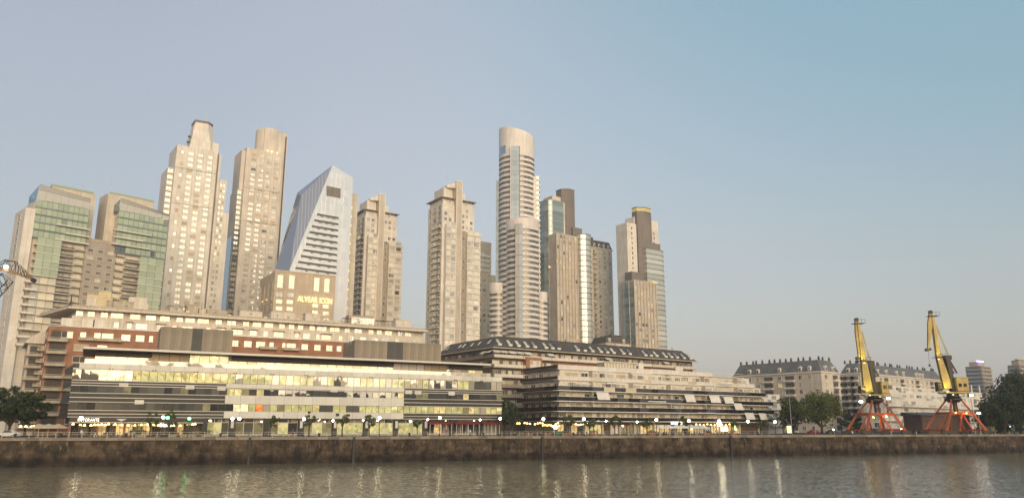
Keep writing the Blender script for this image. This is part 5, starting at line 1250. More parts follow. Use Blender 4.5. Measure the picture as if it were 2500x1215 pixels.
for k in range(8):
    z = zF - 3.1 - k * 3.05
    if z < 0: break
    sb = max(0, (2 - k)) * 2.0; xe = LF - sb * 1.5; x0 = 0 if k > 3 else (2 if k > 1 else 8)
    FW.box('storey_wall', x0 + .5, xe, sb + 1.5, 9.5, z, z + 3.0, 'cream'); FW.win(x0 + .48, sb + 4.5, z + .5, 2.4, 1.7, pick(('glass_dark', 2), ('glass_pale', 1)), 'frame_white', 2, face='l'); FW.box('balcony_slab', x0, xe + .3, sb - .1, sb + 1.49, z - .25, z, 'white_paint')
    n = 16; w = (xe - x0) / n
    for i in range(n):
        if random.random() < .78: FW.slab('balcony_parapet', x0 + (i + .5) * w, sb + .1, z + .002, w - .1, .16, 1.0, 'white_paint' if random.random() < .75 else 'glass_pale')
        if random.random() < .75: FW.win(x0 + (i + .5) * w, sb + 1.48, z + .3, w * random.choice((.5, .7)), 2.0, pick(('glass_dark', 3), ('glass_pale', 3), ('glass_cream', 2)), 'frame_white', 2)
for px in (2395, 2376): 
    x, z = FW.fx(px, 940, 5); FW.part('chimney_flue', MB().lathe([(.35, 0), (.35, 4.5), (.5, 4.6)], 'white_paint', 8), (x, 6, zF - 1))
def far_tower(label, pxa, pxc, pxb, pyt, Y, topmat):
    b = Bld('far_apartment_tower', label, pxc, Y, 3600, X=Xat(pxc, pyt + 10, Y)); zt = b.fx(pxc, pyt)[1]; W2 = b.fx(pxb, pyt + 20)[0]; D2 = b.sx(pxa, pyt + 20)[0]
    b.box('core', 0, W2, 0, D2, 0, zt, 'shaft_grey'); b.box('roof_block', W2 * .1, W2 * .7, D2 * .2, D2 * .8, zt, zt + 4, 'grey_wall'); b.box('beacon', W2 * .0, W2 * .5, 1, 3, zt + 4, zt + 4.8, topmat)
    k = 0
    while k < 14 and zt - 3.6 - k * 3.4 > 8:
        z = zt - 3.6 - k * 3.4; b.box('floor_band', -.3, W2 + .3, -.8, -.01, z, z + 1.2, 'concrete_light'); b.box('floor_band', -.8, -.01, 0, D2, z, z + 1.2, 'glass_blue'); 
        for i in range(3): b.win(W2 * (.2 + .3 * i), -.01, z + 1.4, W2 * .2, 1.6, 'glass_dark', 'grey_wall', 1)
        k += 1
far_tower('distant glass tower with a violet rooftop light above the white terraced block', 2359, 2395, 2421, 893, 690, 'lamp_blue')
far_tower('distant grey tower rising over the dark trees at the dock end', 2462, 2490, 2540, 890, 620, 'concrete_light')

HAZE = .00022
# ================================================================== harbour cranes
def lamp_light(name, parent, loc, col, watt, aim, rad=.25):
    l = bpy.data.lights.new(name, 'SPOT'); l.energy = watt; l.color = col; l.shadow_soft_size = rad; l.spot_size = R(95); l.spot_blend = .6
    o = bpy.data.objects.new(name, l); C.objects.link(o); o.parent = parent; o.location = loc; o.rotation_euler = Vector(aim).to_track_quat('-Z', 'Y').to_euler(); return o
YEL, ORA = (1.0, .85, .12), (1.0, .36, .06)
def crane(label, px, off, K_):
    base = quay_at(px, off)
    b = Bld('harbour_crane', label, px, base.y, 1e9, cat='crane', group=None)
    def P(cx, cy, y=0.0):
        x, z = b.fx(2050 + cx / 3.5725, 740 + cy / 3.5725, y); return Vector((x, y, z))
    s = 1.0
    # portal: four battered legs on bogies, ring beam, upper legs to the slewing ring
    rl, rr2 = P(*K_['ringl']), P(*K_['ringr']); bl, br_ = P(*K_['beaml']), P(*K_['beamr']); fl, fr_ = P(*K_['footl']), P(*K_['footr'])
    cx = (rl.x + rr2.x) / 2; dy = 4.6
    rz_ = QANG
    feet = []
    for (fx_, bx_, rx_) in ((fl.x, bl.x, rl.x), (fr_.x, br_.x, rr2.x)):
        for sy in (-1, 1):
            sh = (fx_ - cx) * math.sin(rz_) * .8
            foot = Vector((fx_ - sy * .25 * dy, sy * dy + sh, .9)); mid_ = Vector((bx_ - sy * .12 * dy, sy * dy * .72 + sh * .6, bl.z)); top = Vector((rx_, sy * 1.6 + sh * .2, rl.z))
            feet.append((foot, mid_))
            lg = b.part('leg', MB().beam(foot, mid_, .75, .75, 'crane_red', .6, .6).beam(mid_, top, .6, .6, 'crane_red', .45, .45))
            obj('bogie', MB().box(foot.x - 1.5, foot.x + 1.5, foot.y - .5, foot.y + .5, .35, 1.2, 'dark_metal').tube((foot.x - .9, foot.y - .35, .35), (foot.x - .9, foot.y + .35, .35), .35, 'dark_metal', n=10).tube((foot.x + .9, foot.y - .35, .35), (foot.x + .9, foot.y + .35, .35), .35, 'dark_metal', n=10), lg)
    mids = [f_[1] for f_ in feet]
    for i, j in ((0, 2), (1, 3), (0, 1), (2, 3)): b.part('portal_beam', MB().beam(mids[i], mids[j], .55, .8, 'crane_red'))
    for i, j in ((0, 2), (1, 3)):
        mm_ = mids[i].lerp(mids[j], K_.get('vee', .5))
        for ff in (feet[i][0], feet[j][0]):
            b.part('brace', MB().beam(mm_, ff.lerp(mm_, .08) if K_.get('vfull') else ff.lerp(feet[j][0] if ff is feet[i][0] else feet[i][0], .33), .4, .4, 'crane_red'))
    for i in range(0, 3, 2): b.part('sill_beam', MB().beam(feet[i][0] + Vector((0, 0, .5)), feet[i + 1][0] + Vector((0, 0, .5)), .4, .5, 'crane_red'))
    for k in range(4): b.part('ladder', MB().beam(mids[1] + Vector((1 + k * .02, 0, 0)), Vector((cx, 1.2, rl.z)), .08, .08, 'crane_red')) if k == 0 else None
    zr = rl.z
    b.part('slewing_ring', MB().lathe([(1.6, zr - .8), (2.6, zr), (2.6, zr + .5), (2.0, zr + .9), (1.6, zr + 2.4)], 'dark_metal', 16, (cx, 0)))
    b.part('centre_column', MB().lathe([(.35, bl.z - .2), (.5, zr - .8)], 'dark_metal', 10, (cx, 0)))
    b.part('platform', MB().lathe([(3.3, zr + 1.0), (3.3, zr + 1.15)], 'dark_metal', 16, (cx, 0)))
    # boom, jib, stay, frame, machinery house, cab
    b0, b1, b2_ = P(*K_['boom0'], -.3), P(*K_['boom1'], -.3), P(*K_['boom2'], -.3)
    bm_ = MB()
    for sy in (-.55, .55): bm_.beam(b0 + Vector((0, sy, 0)), b1 + Vector((0, sy, 0)), .35, 2.9, 'crane_yellow', .3, 1.6, up=(1, 0, 0)); bm_.beam(b1 + Vector((0, sy, 0)), b2_ + Vector((0, sy, 0)), .3, 1.6, 'crane_yellow', .22, .7, up=(1, 0, 0))
    for i in range(12):
        p = b0.lerp(b1, i / 6) if i < 6 else b1.lerp(b2_, (i - 6) / 6); bm_.beam(p + Vector((0, -.5, 0)), p + Vector((0, .5, 0)), .3, .3, 'crane_yellow')
    b.part('boom', bm_)
    j0, j1 = P(*K_['jib0'], -.3), P(*K_['jib1'], -.3)
    jb = MB()
    for sy in (-.3, .3): jb.beam(j0 + Vector((0, sy, 0)), j0.lerp(j1, .3) + Vector((0, sy, 0)), .2, 1.0, 'crane_yellow', .2, 1.5, up=(1, 0, 0)); jb.beam(j0.lerp(j1, .3) + Vector((0, sy, 0)), j1 + Vector((0, sy, 0)), .2, 1.5, 'crane_yellow', .2, .5, up=(1, 0, 0))
    jib = b.part('jib', jb); obj('sheave', MB().tube(j1 + Vector((-.6, -.4, 0)), j1 + Vector((-.6, .4, 0)), .55, 'dark_metal', n=12).tube(j1 + Vector((.5, -.4, .2)), j1 + Vector((.5, .4, .2)), .45, 'dark_metal', n=12), jib)
    obj('sheave', MB().tube(j0 + Vector((0, -.5, .3)), j0 + Vector((0, .5, .3)), .6, 'dark_metal', n=12), jib)
    if K_.get('hook'):
        h = P(*K_['hook'], -.3); obj('cable', MB().tube(j1, h, .05, 'dark_metal'), jib); obj('hook_block', MB().box(h.x - .25, h.x + .25, h.y - .2, h.y + .2, h.z - .8, h.z, 'dark_metal'), jib)
    s0, s1 = P(*K_['stay0']), P(*K_['stay1'])
    st = MB()
    for sy in (-.35, .35): st.beam(s0 + Vector((0, sy, 0)), s1 + Vector((0, sy, 0)), .12, .16, 'crane_yellow'); 
    for i in range(9): p = s0.lerp(s1, i / 8); st.beam(p + Vector((0, -.35, 0)), p + Vector((0, .35, 0)), .08, .08, 'crane_yellow')
    b.part('stay', st)
    a0, a1, a2 = P(*K_['fr0']), P(*K_['fr1']), P(*K_['fr2'])
    fm2 = MB()
    for sy in (-.9, .9): fm2.beam(a0 + Vector((0, sy, 0)), a1 + Vector((0, sy, 0)), .5, 1.2, 'dark_metal', up=(1, 0, 0)); fm2.beam(a1 + Vector((0, sy, 0)), a2 + Vector((0, sy, 0)), .3, .5, 'dark_metal', up=(1, 0, 0)); fm2.beam(a0.lerp(a1, .45) + Vector((0, sy, 0)), a1.lerp(a2, .55) + Vector((0, sy, 0)), .25, .3, 'dark_metal')
    fm2.box(a1.x - .8, a1.x + 1.4, -1.1, 1.1, a1.z - 1.2, a1.z + .2, 'dark_metal'); b.part('gantry_frame', fm2)
    h0, h1 = P(*K_['house0']), P(*K_['house1'])
    hs = b.part('machinery_house', MB().box(h0.x, h1.x, -2.4, 2.4, h1.z, h0.z, 'crane_yellow').box(h0.x - .15, h1.x + .15, -2.55, 2.55, h0.z, h0.z + .18, 'crane_yellow').box(h0.x - .1, h1.x + .1, -2.46, -2.41, h1.z + .15, h1.z + .4, 'crane_red'))
    for i in range(2): obj('window', wmesh(.8, .9, 'dark_metal', 'glass_dark'), hs, (h0.x + 1.0 + i * 1.6, -2.41, h1.z + 1.8))
    b.part('deck', MB().box(min(b0.x, cx) - 2, h1.x, -2.5, 2.5, h1.z - .4, h1.z - .02, 'crane_yellow'))
    c0, c1 = P(*K_['cab0']), P(*K_['cab1'])
    cb_ = b.part('cab', MB().box(c0.x, c1.x, -1.9, .2, c1.z, c0.z, 'dark_metal').box(c0.x - .1, c1.x + .1, -2.0, .3, c0.z, c0.z + .12, 'crane_yellow').box(c0.x, c1.x + 1.2, -1.9, .2, c1.z - .2, c1.z - .01, 'crane_yellow'))
    obj('window', wmesh(max(.8, c1.x - c0.x - .5), 1.3, 'crane_yellow', 'glass_clear', 2), cb_, ((c0.x + c1.x) / 2, -1.91, c1.z + .9))
    for (q, sx_) in ((K_['boom1'], .5), (K_['boom2'], .3)):
        p = P(*q, -.3); m = MB().box(p.x - 1.6, p.x + 1.9, -1.6, 1.2, p.z - .1, p.z, 'dark_metal')
        for i in range(4): m.tube((p.x - 1.6 + i * 1.15, -1.6, p.z), (p.x - 1.6 + i * 1.15, -1.6, p.z + 1.1), .05, 'dark_metal')
        m.tube((p.x - 1.6, -1.6, p.z + 1.1), (p.x + 1.9, -1.6, p.z + 1.1), .05, 'dark_metal'); b.part('walkway', m)
    # floodlights that light the boom yellow and the portal orange
    for q, w_, col, dyy in K_['lights']:
        p = P(*q, dyy)
        b.part('floodlight', MB().box(p.x - .22, p.x + .22, p.y - .2, p.y + .2, p.z - .45, p.z - .1, 'sign_cream')); lamp_light('floodlight_bulb', b.e, p + Vector((0, -.6, .15)), col, w_ * (1.6 if col == YEL else 3.4), (-.12, .5, 1) if col == YEL else (.30, .75, -.6))
    return b
YEL, ORA = (1.0, .85, .12), (1.0, .36, .06)
K1 = dict(ringl=(258, 850), ringr=(352, 850), beaml=(190, 966), beamr=(425, 966), footl=(118, 1118), footr=(508, 1112), boom0=(248, 775), boom1=(206, 500), boom2=(158, 175), jib0=(146, 150), jib1=(170, 478),
          stay0=(196, 250), stay1=(266, 500), fr0=(305, 780), fr1=(252, 508), fr2=(330, 640), house0=(332, 688), house1=(405, 795), cab0=(160, 722), cab1=(208, 782), vee=.45,
          lights=(((214, 512), 420, YEL, -2.2), ((262, 792), 420, YEL, -2.4), ((350, 806), 60, YEL, -3.0), ((292, 985), 300, ORA, -4.6), ((404, 975), 420, ORA, -5.2)))
crane('yellow and red harbour crane with its jib folded tight against the boom', 2139, 8.0, K1)
K2 = dict(ringl=(942, 842), ringr=(1042, 842), beaml=(882, 958), beamr=(1112, 958), footl=(796, 1116), footr=(1214, 1112), boom0=(942, 745), boom1=(862, 470), boom2=(806, 110), jib0=(792, 84), jib1=(774, 405), hook=(783, 530),
          stay0=(840, 190), stay1=(950, 460), fr0=(985, 760), fr1=(925, 460), fr2=(1010, 610), house0=(982, 652), house1=(1098, 775), cab0=(828, 690), cab1=(872, 765), vee=.52,
          lights=(((862, 480), 420, YEL, -2.2), ((938, 764), 420, YEL, -2.4), ((988, 788), 260, YEL, -3.0), ((1008, 945), 60, ORA, -4.6), ((1102, 950), 420, ORA, -5.2)))
crane('yellow and red harbour crane with its jib hanging open and a hook below', 2332, 8.5, K2)

# lattice crane whose boom end reaches in past the twin tower
def lattice(m, p0, p1, w0, h0, w1, h1, n, mat, r=.09):
    p0, p1 = Vector(p0), Vector(p1); d = (p1 - p0).normalized(); sd = Vector((0, 1, 0)); up = sd.cross(d).normalized()
    if up.z < 0: up = -up
    def corner(t, a, c): p = p0.lerp(p1, t); w = w0 + (w1 - w0) * t; h = h0 + (h1 - h0) * t; return p + sd * a * w / 2 + up * c * h / 2
    for a in (-1, 1):
        for c in (-1, 1): m.tube(corner(0, a, c), corner(1, a, c), r, mat, n=5)
    for i in range(n):
        t0, t1 = i / n, (i + 1) / n
        for a in (-1, 1): m.tube(corner(t0, a, -1), corner(t1, a, 1), r * .6, mat, n=4); m.tube(corner(t1, a, 1), corner(t1, a, -1), r * .6, mat, n=4)
        for c in (-1, 1): m.tube(corner(t0, -1, c), corner(t1, 1, c), r * .6, mat, n=4)
    return m
LC = Bld('lattice_crane', 'old rusty lattice dock crane reaching its boom tip past the green twin tower', -150, 172, 1e9, cat='crane')
def LP(px, py, y=0.0): x, z = LC.fx(px, py, y); return Vector((x, y, z))
LC.part('jib', MB().beam(LP(-60, 640), LP(42, 668), .9, .9, 'crane_rust', .8, .6).beam(LP(42, 668), LP(80, 682), .8, .55, 'crane_rust', .3, .3))
m = MB()
pts = [LP(-40, 652), LP(0, 643), LP(16, 635), LP(40, 639)]
for sy in (-.5, .5):
    o_ = Vector((0, sy, 0))
    for a_, c_ in zip(pts[:-1], pts[1:]): m.tube(a_ + o_, c_ + o_, .09, 'dark_metal', n=5)
    m.tube(pts[-1] + o_, LP(42, 664) + o_, .09, 'dark_metal', n=5); m.tube(LP(44, 644) + o_, LP(79, 679) + o_, .08, 'crane_rust', n=5)
    for (a_, c_) in (((0, 643), (8, 657)), ((16, 635), (8, 657)), ((16, 635), (28, 662)), ((40, 639), (28, 662)), ((48, 649), (46, 668)), ((48, 649), (56, 671)), ((58, 658), (56, 672)), ((58, 658), (66, 676)), ((68, 669), (66, 677))): m.tube(LP(*a_) + o_, LP(*c_) + o_, .06, 'dark_metal', n=4)
LC.part('jib_truss', m)
LC.part('tip_sheave', MB().tube(LP(82, 684) + Vector((0, -.4, 0)), LP(82, 684) + Vector((0, .4, 0)), .5, 'dark_metal', n=10))
LC.part('boom', lattice(MB(), LP(-150, 860), LP(12, 675), 2.4, 2.8, 2.0, 3.4, 12, 'dark_metal', .12))
LC.part('mast', lattice(MB(), LP(-150, 1000), LP(-150, 850), 4, 4, 3, 3, 5, 'crane_rust', .16))
lg = MB()
for sx_ in (-4, 4):
    for sy in (-4, 4): lg.beam((sx_, sy, 0), (sx_ * .4, sy * .4, LP(-150, 985).z), .7, .7, 'crane_red', .5, .5)
LC.part('portal', lg)
p = LP(14, 652, -.9); LC.part('floodlight', MB().lathe([(.1, -.35), (.42, -.1), (.42, .25), (.2, .4)], 'lamp_flood', 10), p)

# ================================================================== trees
def tree(label, px, Y, h, rx, trunk_h, n, mat, name='leafy_tree', group=None, seed=0, leaf=.5, cy=None, X=None, flat=.85):
    rr = random.Random(seed); X = gx(px, Y) if X is None else X
    t = tag(empty(name, (X, Y, 0), rr.uniform(0, 6)), label, 'tree', group)
    m = MB(); m.tube((0, 0, 0), (rr.uniform(-.2, .2), rr.uniform(-.2, .2), trunk_h), .035 * h, 'bark', .022 * h, 8)
    limbs = []
    for i in range(7):
        a = i * 2.4 + rr.uniform(-.4, .4); l = rr.uniform(.35, .75); e = Vector((math.cos(a) * rx * l, math.sin(a) * rx * l, trunk_h + (h - trunk_h) * rr.uniform(.25, .75)))
        m.tube((0, 0, trunk_h * rr.uniform(.75, 1.0)), e, .016 * h, 'bark', .005 * h, 5); limbs.append(e)
    obj('trunk', m, t)
    cz, rz = (trunk_h * .8 + h) / 2, (h - trunk_h * .8) / 2
    lob = []
    for i in range(max(9, int(n / 105))):
        a, b = rr.uniform(0, 2 * math.pi), math.acos(rr.uniform(-.8, 1)); d = rr.uniform(.42, .92)
        lob.append((Vector((math.sin(b) * math.cos(a) * rx * d, math.sin(b) * math.sin(a) * rx * d, cz + math.cos(b) * rz * d)), rx * rr.uniform(.16, .36)))
    v = []; f = []
    per = n // len(lob)
    for c, r in lob:
        for k in range(per):
            d = Vector((rr.gauss(0, 1), rr.gauss(0, 1), rr.gauss(0, 1))).normalized() * r * (rr.random() ** .4); d.z *= flat
            p = c + d; s = leaf * rr.uniform(.5, 1.2); u = Vector((rr.gauss(0, 1), rr.gauss(0, 1), rr.gauss(0, .6))).normalized(); w = u.orthogonal().normalized(); w.rotate(Matrix.Rotation(rr.uniform(0, 6.28), 3, u))
            q = w.cross(u); o = len(v); v += [p - w * s * .5, p + q * s * .32, p + w * s * .5, p - q * s * .32]; f.append((o, o + 1, o + 2, o + 3))
    mm = MB(); mm.add(v, f, mat); obj('crown', mm, t)
    return t
tree('tall dark street tree beside the brick block, seen above the parked van', 22, 184, 11.5, 5.6, 2.6, 4600, 'leaf_dark', seed=1, leaf=.7)
tree('dark street tree against the left wing of the brick block', 62, 196, 11, 4.6, 3, 3000, 'leaf_dark', seed=2, leaf=.7)
tree('dense green tree beside the terraced block end', 1936, 292, 13.5, 5.6, 1.8, 4200, 'leaf_mid', seed=3, leaf=.75)
tree('broad round green tree with pale trunk in front of the mansard block', 2006, 285, 14.8, 8.6, 2.4, 8000, 'leaf_light', seed=4, leaf=.75)
tree('small dark tree squeezed between round tree and first crane', 2078, 300, 8, 4.0, 2, 2200, 'leaf_dark', seed=5, leaf=.7)
tree('huge dark tree hanging over the dock end', 2492, 285, 21, 11, 2.2, 11000, 'leaf_dark', seed=6, leaf=.9)
tree('low dark tree under the floodlight beside the second crane', 2418, 300, 9, 6.0, 1.6, 3600, 'leaf_dark', seed=7, leaf=.75)
tree('bushy dark tree in front of the large dock-end tree', 2452, 276, 14, 7, 1.8, 5500, 'leaf_dark', seed=16, leaf=.8)
for i_, (px_, Y_, h_, w_) in enumerate(((2405, 290, 4.5, 3.2), (2440, 280, 5, 3.6), (2475, 278, 5.5, 4.0), (2092, 302, 4.5, 3.0))):
    tree('low rounded bush at the foot of the dark dock trees', px_, Y_, h_, w_, .5, 1400, 'leaf_dark', 'bush', 'bushes under the dock trees', 70 + i_, .6)
tree('dark street tree in the gap between office block and terraced block', 1250, 236, 9, 4.2, 2.4, 2600, 'leaf_dark', seed=8, leaf=.55)
tree('dark bushy tree deep in the gap between the two low blocks', 1232, 252, 13, 4.5, 3, 2600, 'leaf_dark', seed=9, leaf=.6)
for i, (px, off, h) in enumerate(((366, 13, 6.2), (412, 14, 6.0), (660, 12, 5.6), (755, 11, 6.4), (836, 12, 6.2), (902, 10, 5.4), (1020, 14, 4.2))):
    p = quay_at(px, off); tree('slender young promenade tree with sparse leaves in front of the office block', px, p.y, h, 1.9, 2.5, 520, 'leaf_mid', 'promenade_tree', 'young trees in front of the office block', 30 + i, .42)
for i, (px, off, h) in enumerate(((1388, 20, 5.6), (1500, 22, 5.4), (1440, 21, 5.0), (1580, 24, 5.6), (1668, 26, 5.8), (1800, 30, 5.2), (1860, 30, 5.0))):
    p = quay_at(px, off); tree('young leafy promenade tree in front of the terraced block restaurants', px, p.y, h, 2.4, 2.3, 700, 'leaf_mid', 'promenade_tree', 'young trees in front of the terraced block', 50 + i, .45)
def palm(label, px, Y, h, seed):
    rr = random.Random(seed); t = tag(empty('palm_tree', (gx(px, Y), Y, 0)), label, 'tree')
    obj('trunk', MB().tube((0, 0, 0), (0, 0, h), .35, 'bark', .25, 8), t); v = []; f = []
    for i in range(26):
        a = i * 2.4; el = rr.uniform(-.3, 1.1); L_ = rr.uniform(2.2, 3.2); pr = Vector((0, 0, h))
        for k in range(5):
            el2 = el - k * .38; nx2 = pr + Vector((math.cos(a) * math.cos(el2), math.sin(a) * math.cos(el2), math.sin(el2))) * L_ / 5; sd = Vector((-math.sin(a), math.cos(a), -.25)) * .42 * (1 - k / 5.5)
            o = len(v); v += [pr - sd, pr + sd, nx2 + sd * .8, nx2 - sd * .8]; f.append((o, o + 1, o + 2, o + 3)); pr = nx2
    obj('fronds', MB().add(v, f, 'leaf_mid'), t)
palm('palm tree with drooping fronds between the two cranes', 2246, 290, 6.6, 1)
palm('shorter palm tree standing just right of the taller palm', 2262, 296, 4.6, 2)

# ================================================================== promenade furniture
def lamp_post(label, px, py, off, twin=False, group=None, mat='lamp_white', r=.34):
    p = quay_at(px, off); hz_ = at(px, py, p.y).z
    t = tag(empty('street_lamp', (p.x, p.y, 0), QANG), label, 'street lamp', group)
    obj('post', MB().lathe([(.22, 0), (.18, .5), (.09, .7), (.07, hz_ - r)], 'dark_metal', 8), t)
    for sx_ in ((-.75, .75) if twin else (0,)):
        if sx_: obj('arm', MB().tube((0, 0, hz_ - .5), (sx_, 0, hz_ - r), .05, 'dark_metal'), t)
        obj('globe', MB().lathe([(.05, hz_ - r), (r * .75, hz_ - r * .65), (r, hz_), (r * .75, hz_ + r * .65), (.05, hz_ + r)], mat, 12, (sx_, 0)), t)
        obj('globe_cap', MB().lathe([(r * .55, hz_ + r * .85), (.05, hz_ + r * 1.25)], 'dark_metal', 8, (sx_, 0)), t)
for px, py, off, tw in ((195, 1019, 6, 0), (396, 1018, 6, 0), (574, 1021, 6, 1), (741, 1022, 6, 0), (926, 1019, 6, 0), (1073, 1019, 6, 0), (1221, 1021, 6, 0)):
    lamp_post('lit globe street lamp on the quay edge before the office block', px, py, off, tw, 'lamps along the office block quay', r=.33)
for px, py, off in ((1327, 1022, 7), (1426, 1022, 7), (1603, 1024, 7), (1683, 1026, 8), (1757, 1027, 8), (1827, 1028, 8), (1893, 1029, 8)):
    lamp_post('lit globe street lamp on the quay before the terraced block', px, py, off, 0, 'lamps along the terraced block quay', r=.36)
for px, py, off in ((812, 1026, 16), (886, 1025, 16), (1044, 1023, 16), (1172, 1024, 16), (1480, 1027, 24), (1556, 1029, 24), (2034, 1048, 30), (2200, 1047, 26), (2262, 1045, 24), (2434, 1040, 30), (2466, 1040, 30)):
    lamp_post('small lit lamp standing back from the quay edge', px, py, off, 0, 'small lamps set back from the quay', r=.24)
for px, py, off in ((407, 1019, 10), (460, 1021, 12)): lamp_post('green glowing lamp at the restaurant terrace corner', px, py, off, 0, 'green terrace lamps', 'lamp_green', .34)
# tall floodlight masts by the cranes
def flood_mast(label, px, py, off):
    p = quay_at(px, off); hz_ = at(px, py, p.y).z; t = tag(empty('floodlight_mast', (p.x, p.y, 0)), label, 'floodlight')
    obj('mast', MB().lathe([(.2, 0), (.09, hz_)], 'steel', 8), t); obj('lamp_head', MB().box(-.6, .6, -.35, .1, hz_ - .25, hz_ + .2, 'dark_metal'), t); obj('lens', MB().box(-.55, .55, -.42, -.351, hz_ - .24, hz_ + .3, 'lamp_flood'), t)
flood_mast('floodlight on a mast beside the first crane ring', 2175, 972, 14); flood_mast('low floodlight mast left of the first crane house', 2107, 980, 16)
flood_mast('floodlight mast right of the second crane', 2380, 965, 16); flood_mast('low floodlight mast in front of the low dark tree', 2393, 1008, 14)
# railing along the quay
rl = tag(empty('quay_railing', (-102.6, 160, 0), QANG), 'thin grey railing running along the quay edge above the capstones', 'railing')
pm3 = MB().box(-.05, .05, -.05, .05, 0, 1.05, 'steel').box(-.12, .12, -.12, .12, 0, .06, 'steel').mesh('post')
x_end = (quay_at(1900, 2).x + 102.6) / math.cos(QANG)
k = 0
while -12 + k * 2.4 < x_end: obj('post', pm3, rl, (-12 + k * 2.4, 2.6, .06)); k += 1
for z in (1.08, .62): obj('rail', MB().box(-12, x_end, 2.57, 2.63, z, z + .06, 'steel'), rl)
# benches and bollards
bn = MB().box(-.9, .9, -.25, .25, .40, .48, 'concrete_light').box(-.75, -.55, -.2, .2, .0, .40, 'concrete_light').box(.55, .75, -.2, .2, 0, .40, 'concrete_light').mesh('stone_bench')
for px in (255, 470, 620, 700, 860, 980, 1110, 1270, 1540, 1660): 
    p = quay_at(px, 4.6); tag(obj('stone_bench', bn, None, (p.x, p.y, .004), QANG), 'low pale stone bench behind the quay railing', 'bench', 'stone benches along the quay')
bo = MB().lathe([(.32, 0), (.24, .15), (.20, .5), (.34, .6), (.32, .78), (.1, .85)], 'dark_metal', 12).mesh('mooring_bollard')
for px in (40, 150, 310, 540, 780, 1000, 1180, 1400, 1620, 1850, 2040, 2230, 2425):
    p = quay_at(px, .5); tag(obj('mooring_bollard', bo, None, (p.x, p.y, .07)), 'squat black mooring bollard on the quay capstones', 'bollard', 'mooring bollards on the quay edge')
# pendant lamps over the terraces
pd_mesh = MB().lathe([(.30, 0), (.24, .22), (.08, .42)], 'lamp_warm', 10).tube((0, 0, .42), (0, 0, .75), .015, 'dark_metal', n=4).mesh('pendant_lamp')
def pendants(b, pts, y, label, group):
    for px, py in pts:
        x, z = b.fx(px, py, y); w = b.o + Vector((x * b.c - y * b.s, x * b.s + y * b.c, z))
        tag(obj('pendant_lamp', pd_mesh, None, w), label, 'lamp', group)
pendants(A, [(178, 1036), (196, 1038), (206, 1039), (222, 1039), (231, 1038), (239, 1038), (248, 1037), (257, 1038), (265, 1036), (281, 1037), (297, 1038), (313, 1039), (329, 1039), (345, 1038), (360, 1037), (374, 1038), (387, 1039), (401, 1040), (424, 1040), (440, 1040), (470, 1037), (476, 1036)], -3.2, 'warm glowing pendant lamp over the restaurant terrace', 'pendant lamps of the office block restaurant')
A.box('terrace_cable', 2, colx[0], -3.24, -3.2, 3.34, 3.38, 'dark_metal')
pendants(A, [(50, 1042), (63, 1042), (76, 1043), (82, 1042), (87, 1043), (92, 1042), (98, 1043), (120, 1043), (125, 1042)], -8, 'warm glowing lamp hanging under the canopies left of the restaurant', 'lamps under the left canopies')
tp = [(1306, 1036), (1313, 1034), (1319, 1033), (1325, 1034), (1326, 1039), (1331, 1038), (1336, 1039), (1341, 1038), (1346, 1039), (1350, 1042), (1357, 1036), (1362, 1033), (1365, 1040), (1400, 1035), (1406, 1036), (1412, 1038), (1418, 1037), (1424, 1036), (1429, 1035), (1434, 1035), (1446, 1036), (1263, 1034), (1268, 1034), (1281, 1033), (1287, 1034), (1294, 1035)]
pendants(T, tp, -3.0, 'warm lantern strung over the terraced block restaurant terrace', 'lanterns of the terraced block restaurants')
pendants(T, [(1700 + i * 9, 1036 + (i % 3)) for i in range(11)], -2.0, 'small warm lantern above the parasol terrace', 'lanterns over the parasols')
tag(obj('party_lamp', MB().lathe([(.05, -.6), (.5, -.3), (.6, 0), (.5, .3), (.05, .6)], 'lamp_white', 12), None, T.o + Vector((T.fx(1356, 1042, -4)[0] * T.c + 4 * T.s, T.fx(1356, 1042, -4)[0] * T.s - 4 * T.c, 2.3))), 'large bright globe light among the lanterns', 'lamp')
lp = quay_at(1757, 30); tag(obj('entrance_lamp', MB().lathe([(.05, -.9), (.6, -.4), (.7, 0), (.5, .5), (.05, .8)], 'lamp_white', 12).tube((0, 0, -3.4), (0, 0, -.9), .06, 'dark_metal'), None, (lp.x, lp.y, 3.4)), 'large white lantern beside the restaurant entrance of the terraced block', 'lamp')
# parasols and canopies
def parasol_mesh(mat, w=1.9, h=2.9):
    m = MB(); m.tube((0, 0, 0), (0, 0, h), .05, 'frame_white'); m.box(-.4, .4, -.4, .4, 0, .1, 'concrete_light')
    n = 8; v = [(0, 0, h + .05)] + [(w * math.cos(2 * math.pi * i / n), w * math.sin(2 * math.pi * i / n), h - .75) for i in range(n)] + [(w * math.cos(2 * math.pi * i / n), w * math.sin(2 * math.pi * i / n), h - .98) for i in range(n)]
    m.add(v, [(0, 1 + i, 1 + (i + 1) % n) for i in range(n)] + [(1 + i, 1 + n + i, 1 + n + (i + 1) % n, 1 + (i + 1) % n) for i in range(n)], mat); return m
PAR = {'awning_white': parasol_mesh('awning_white').mesh('parasol'), 'awning_beige': parasol_mesh('awning_beige', 2.2).mesh('parasol')}
for px in (1612, 1634, 1650, 1668, 1684, 1700, 1716):
    p = quay_at(px, 24); tag(obj('parasol', PAR['awning_white'], None, (p.x, p.y, .004)), 'open pale parasol on the terraced block restaurant terrace', 'parasol', 'parasols before the terraced block')
for px in (95, 118, 141): 
    p = quay_at(px, 17); tag(obj('parasol', PAR['awning_beige'], None, (p.x, p.y, .004)), 'open beige parasol left of the restaurant sign', 'parasol', 'parasols left of the restaurant')
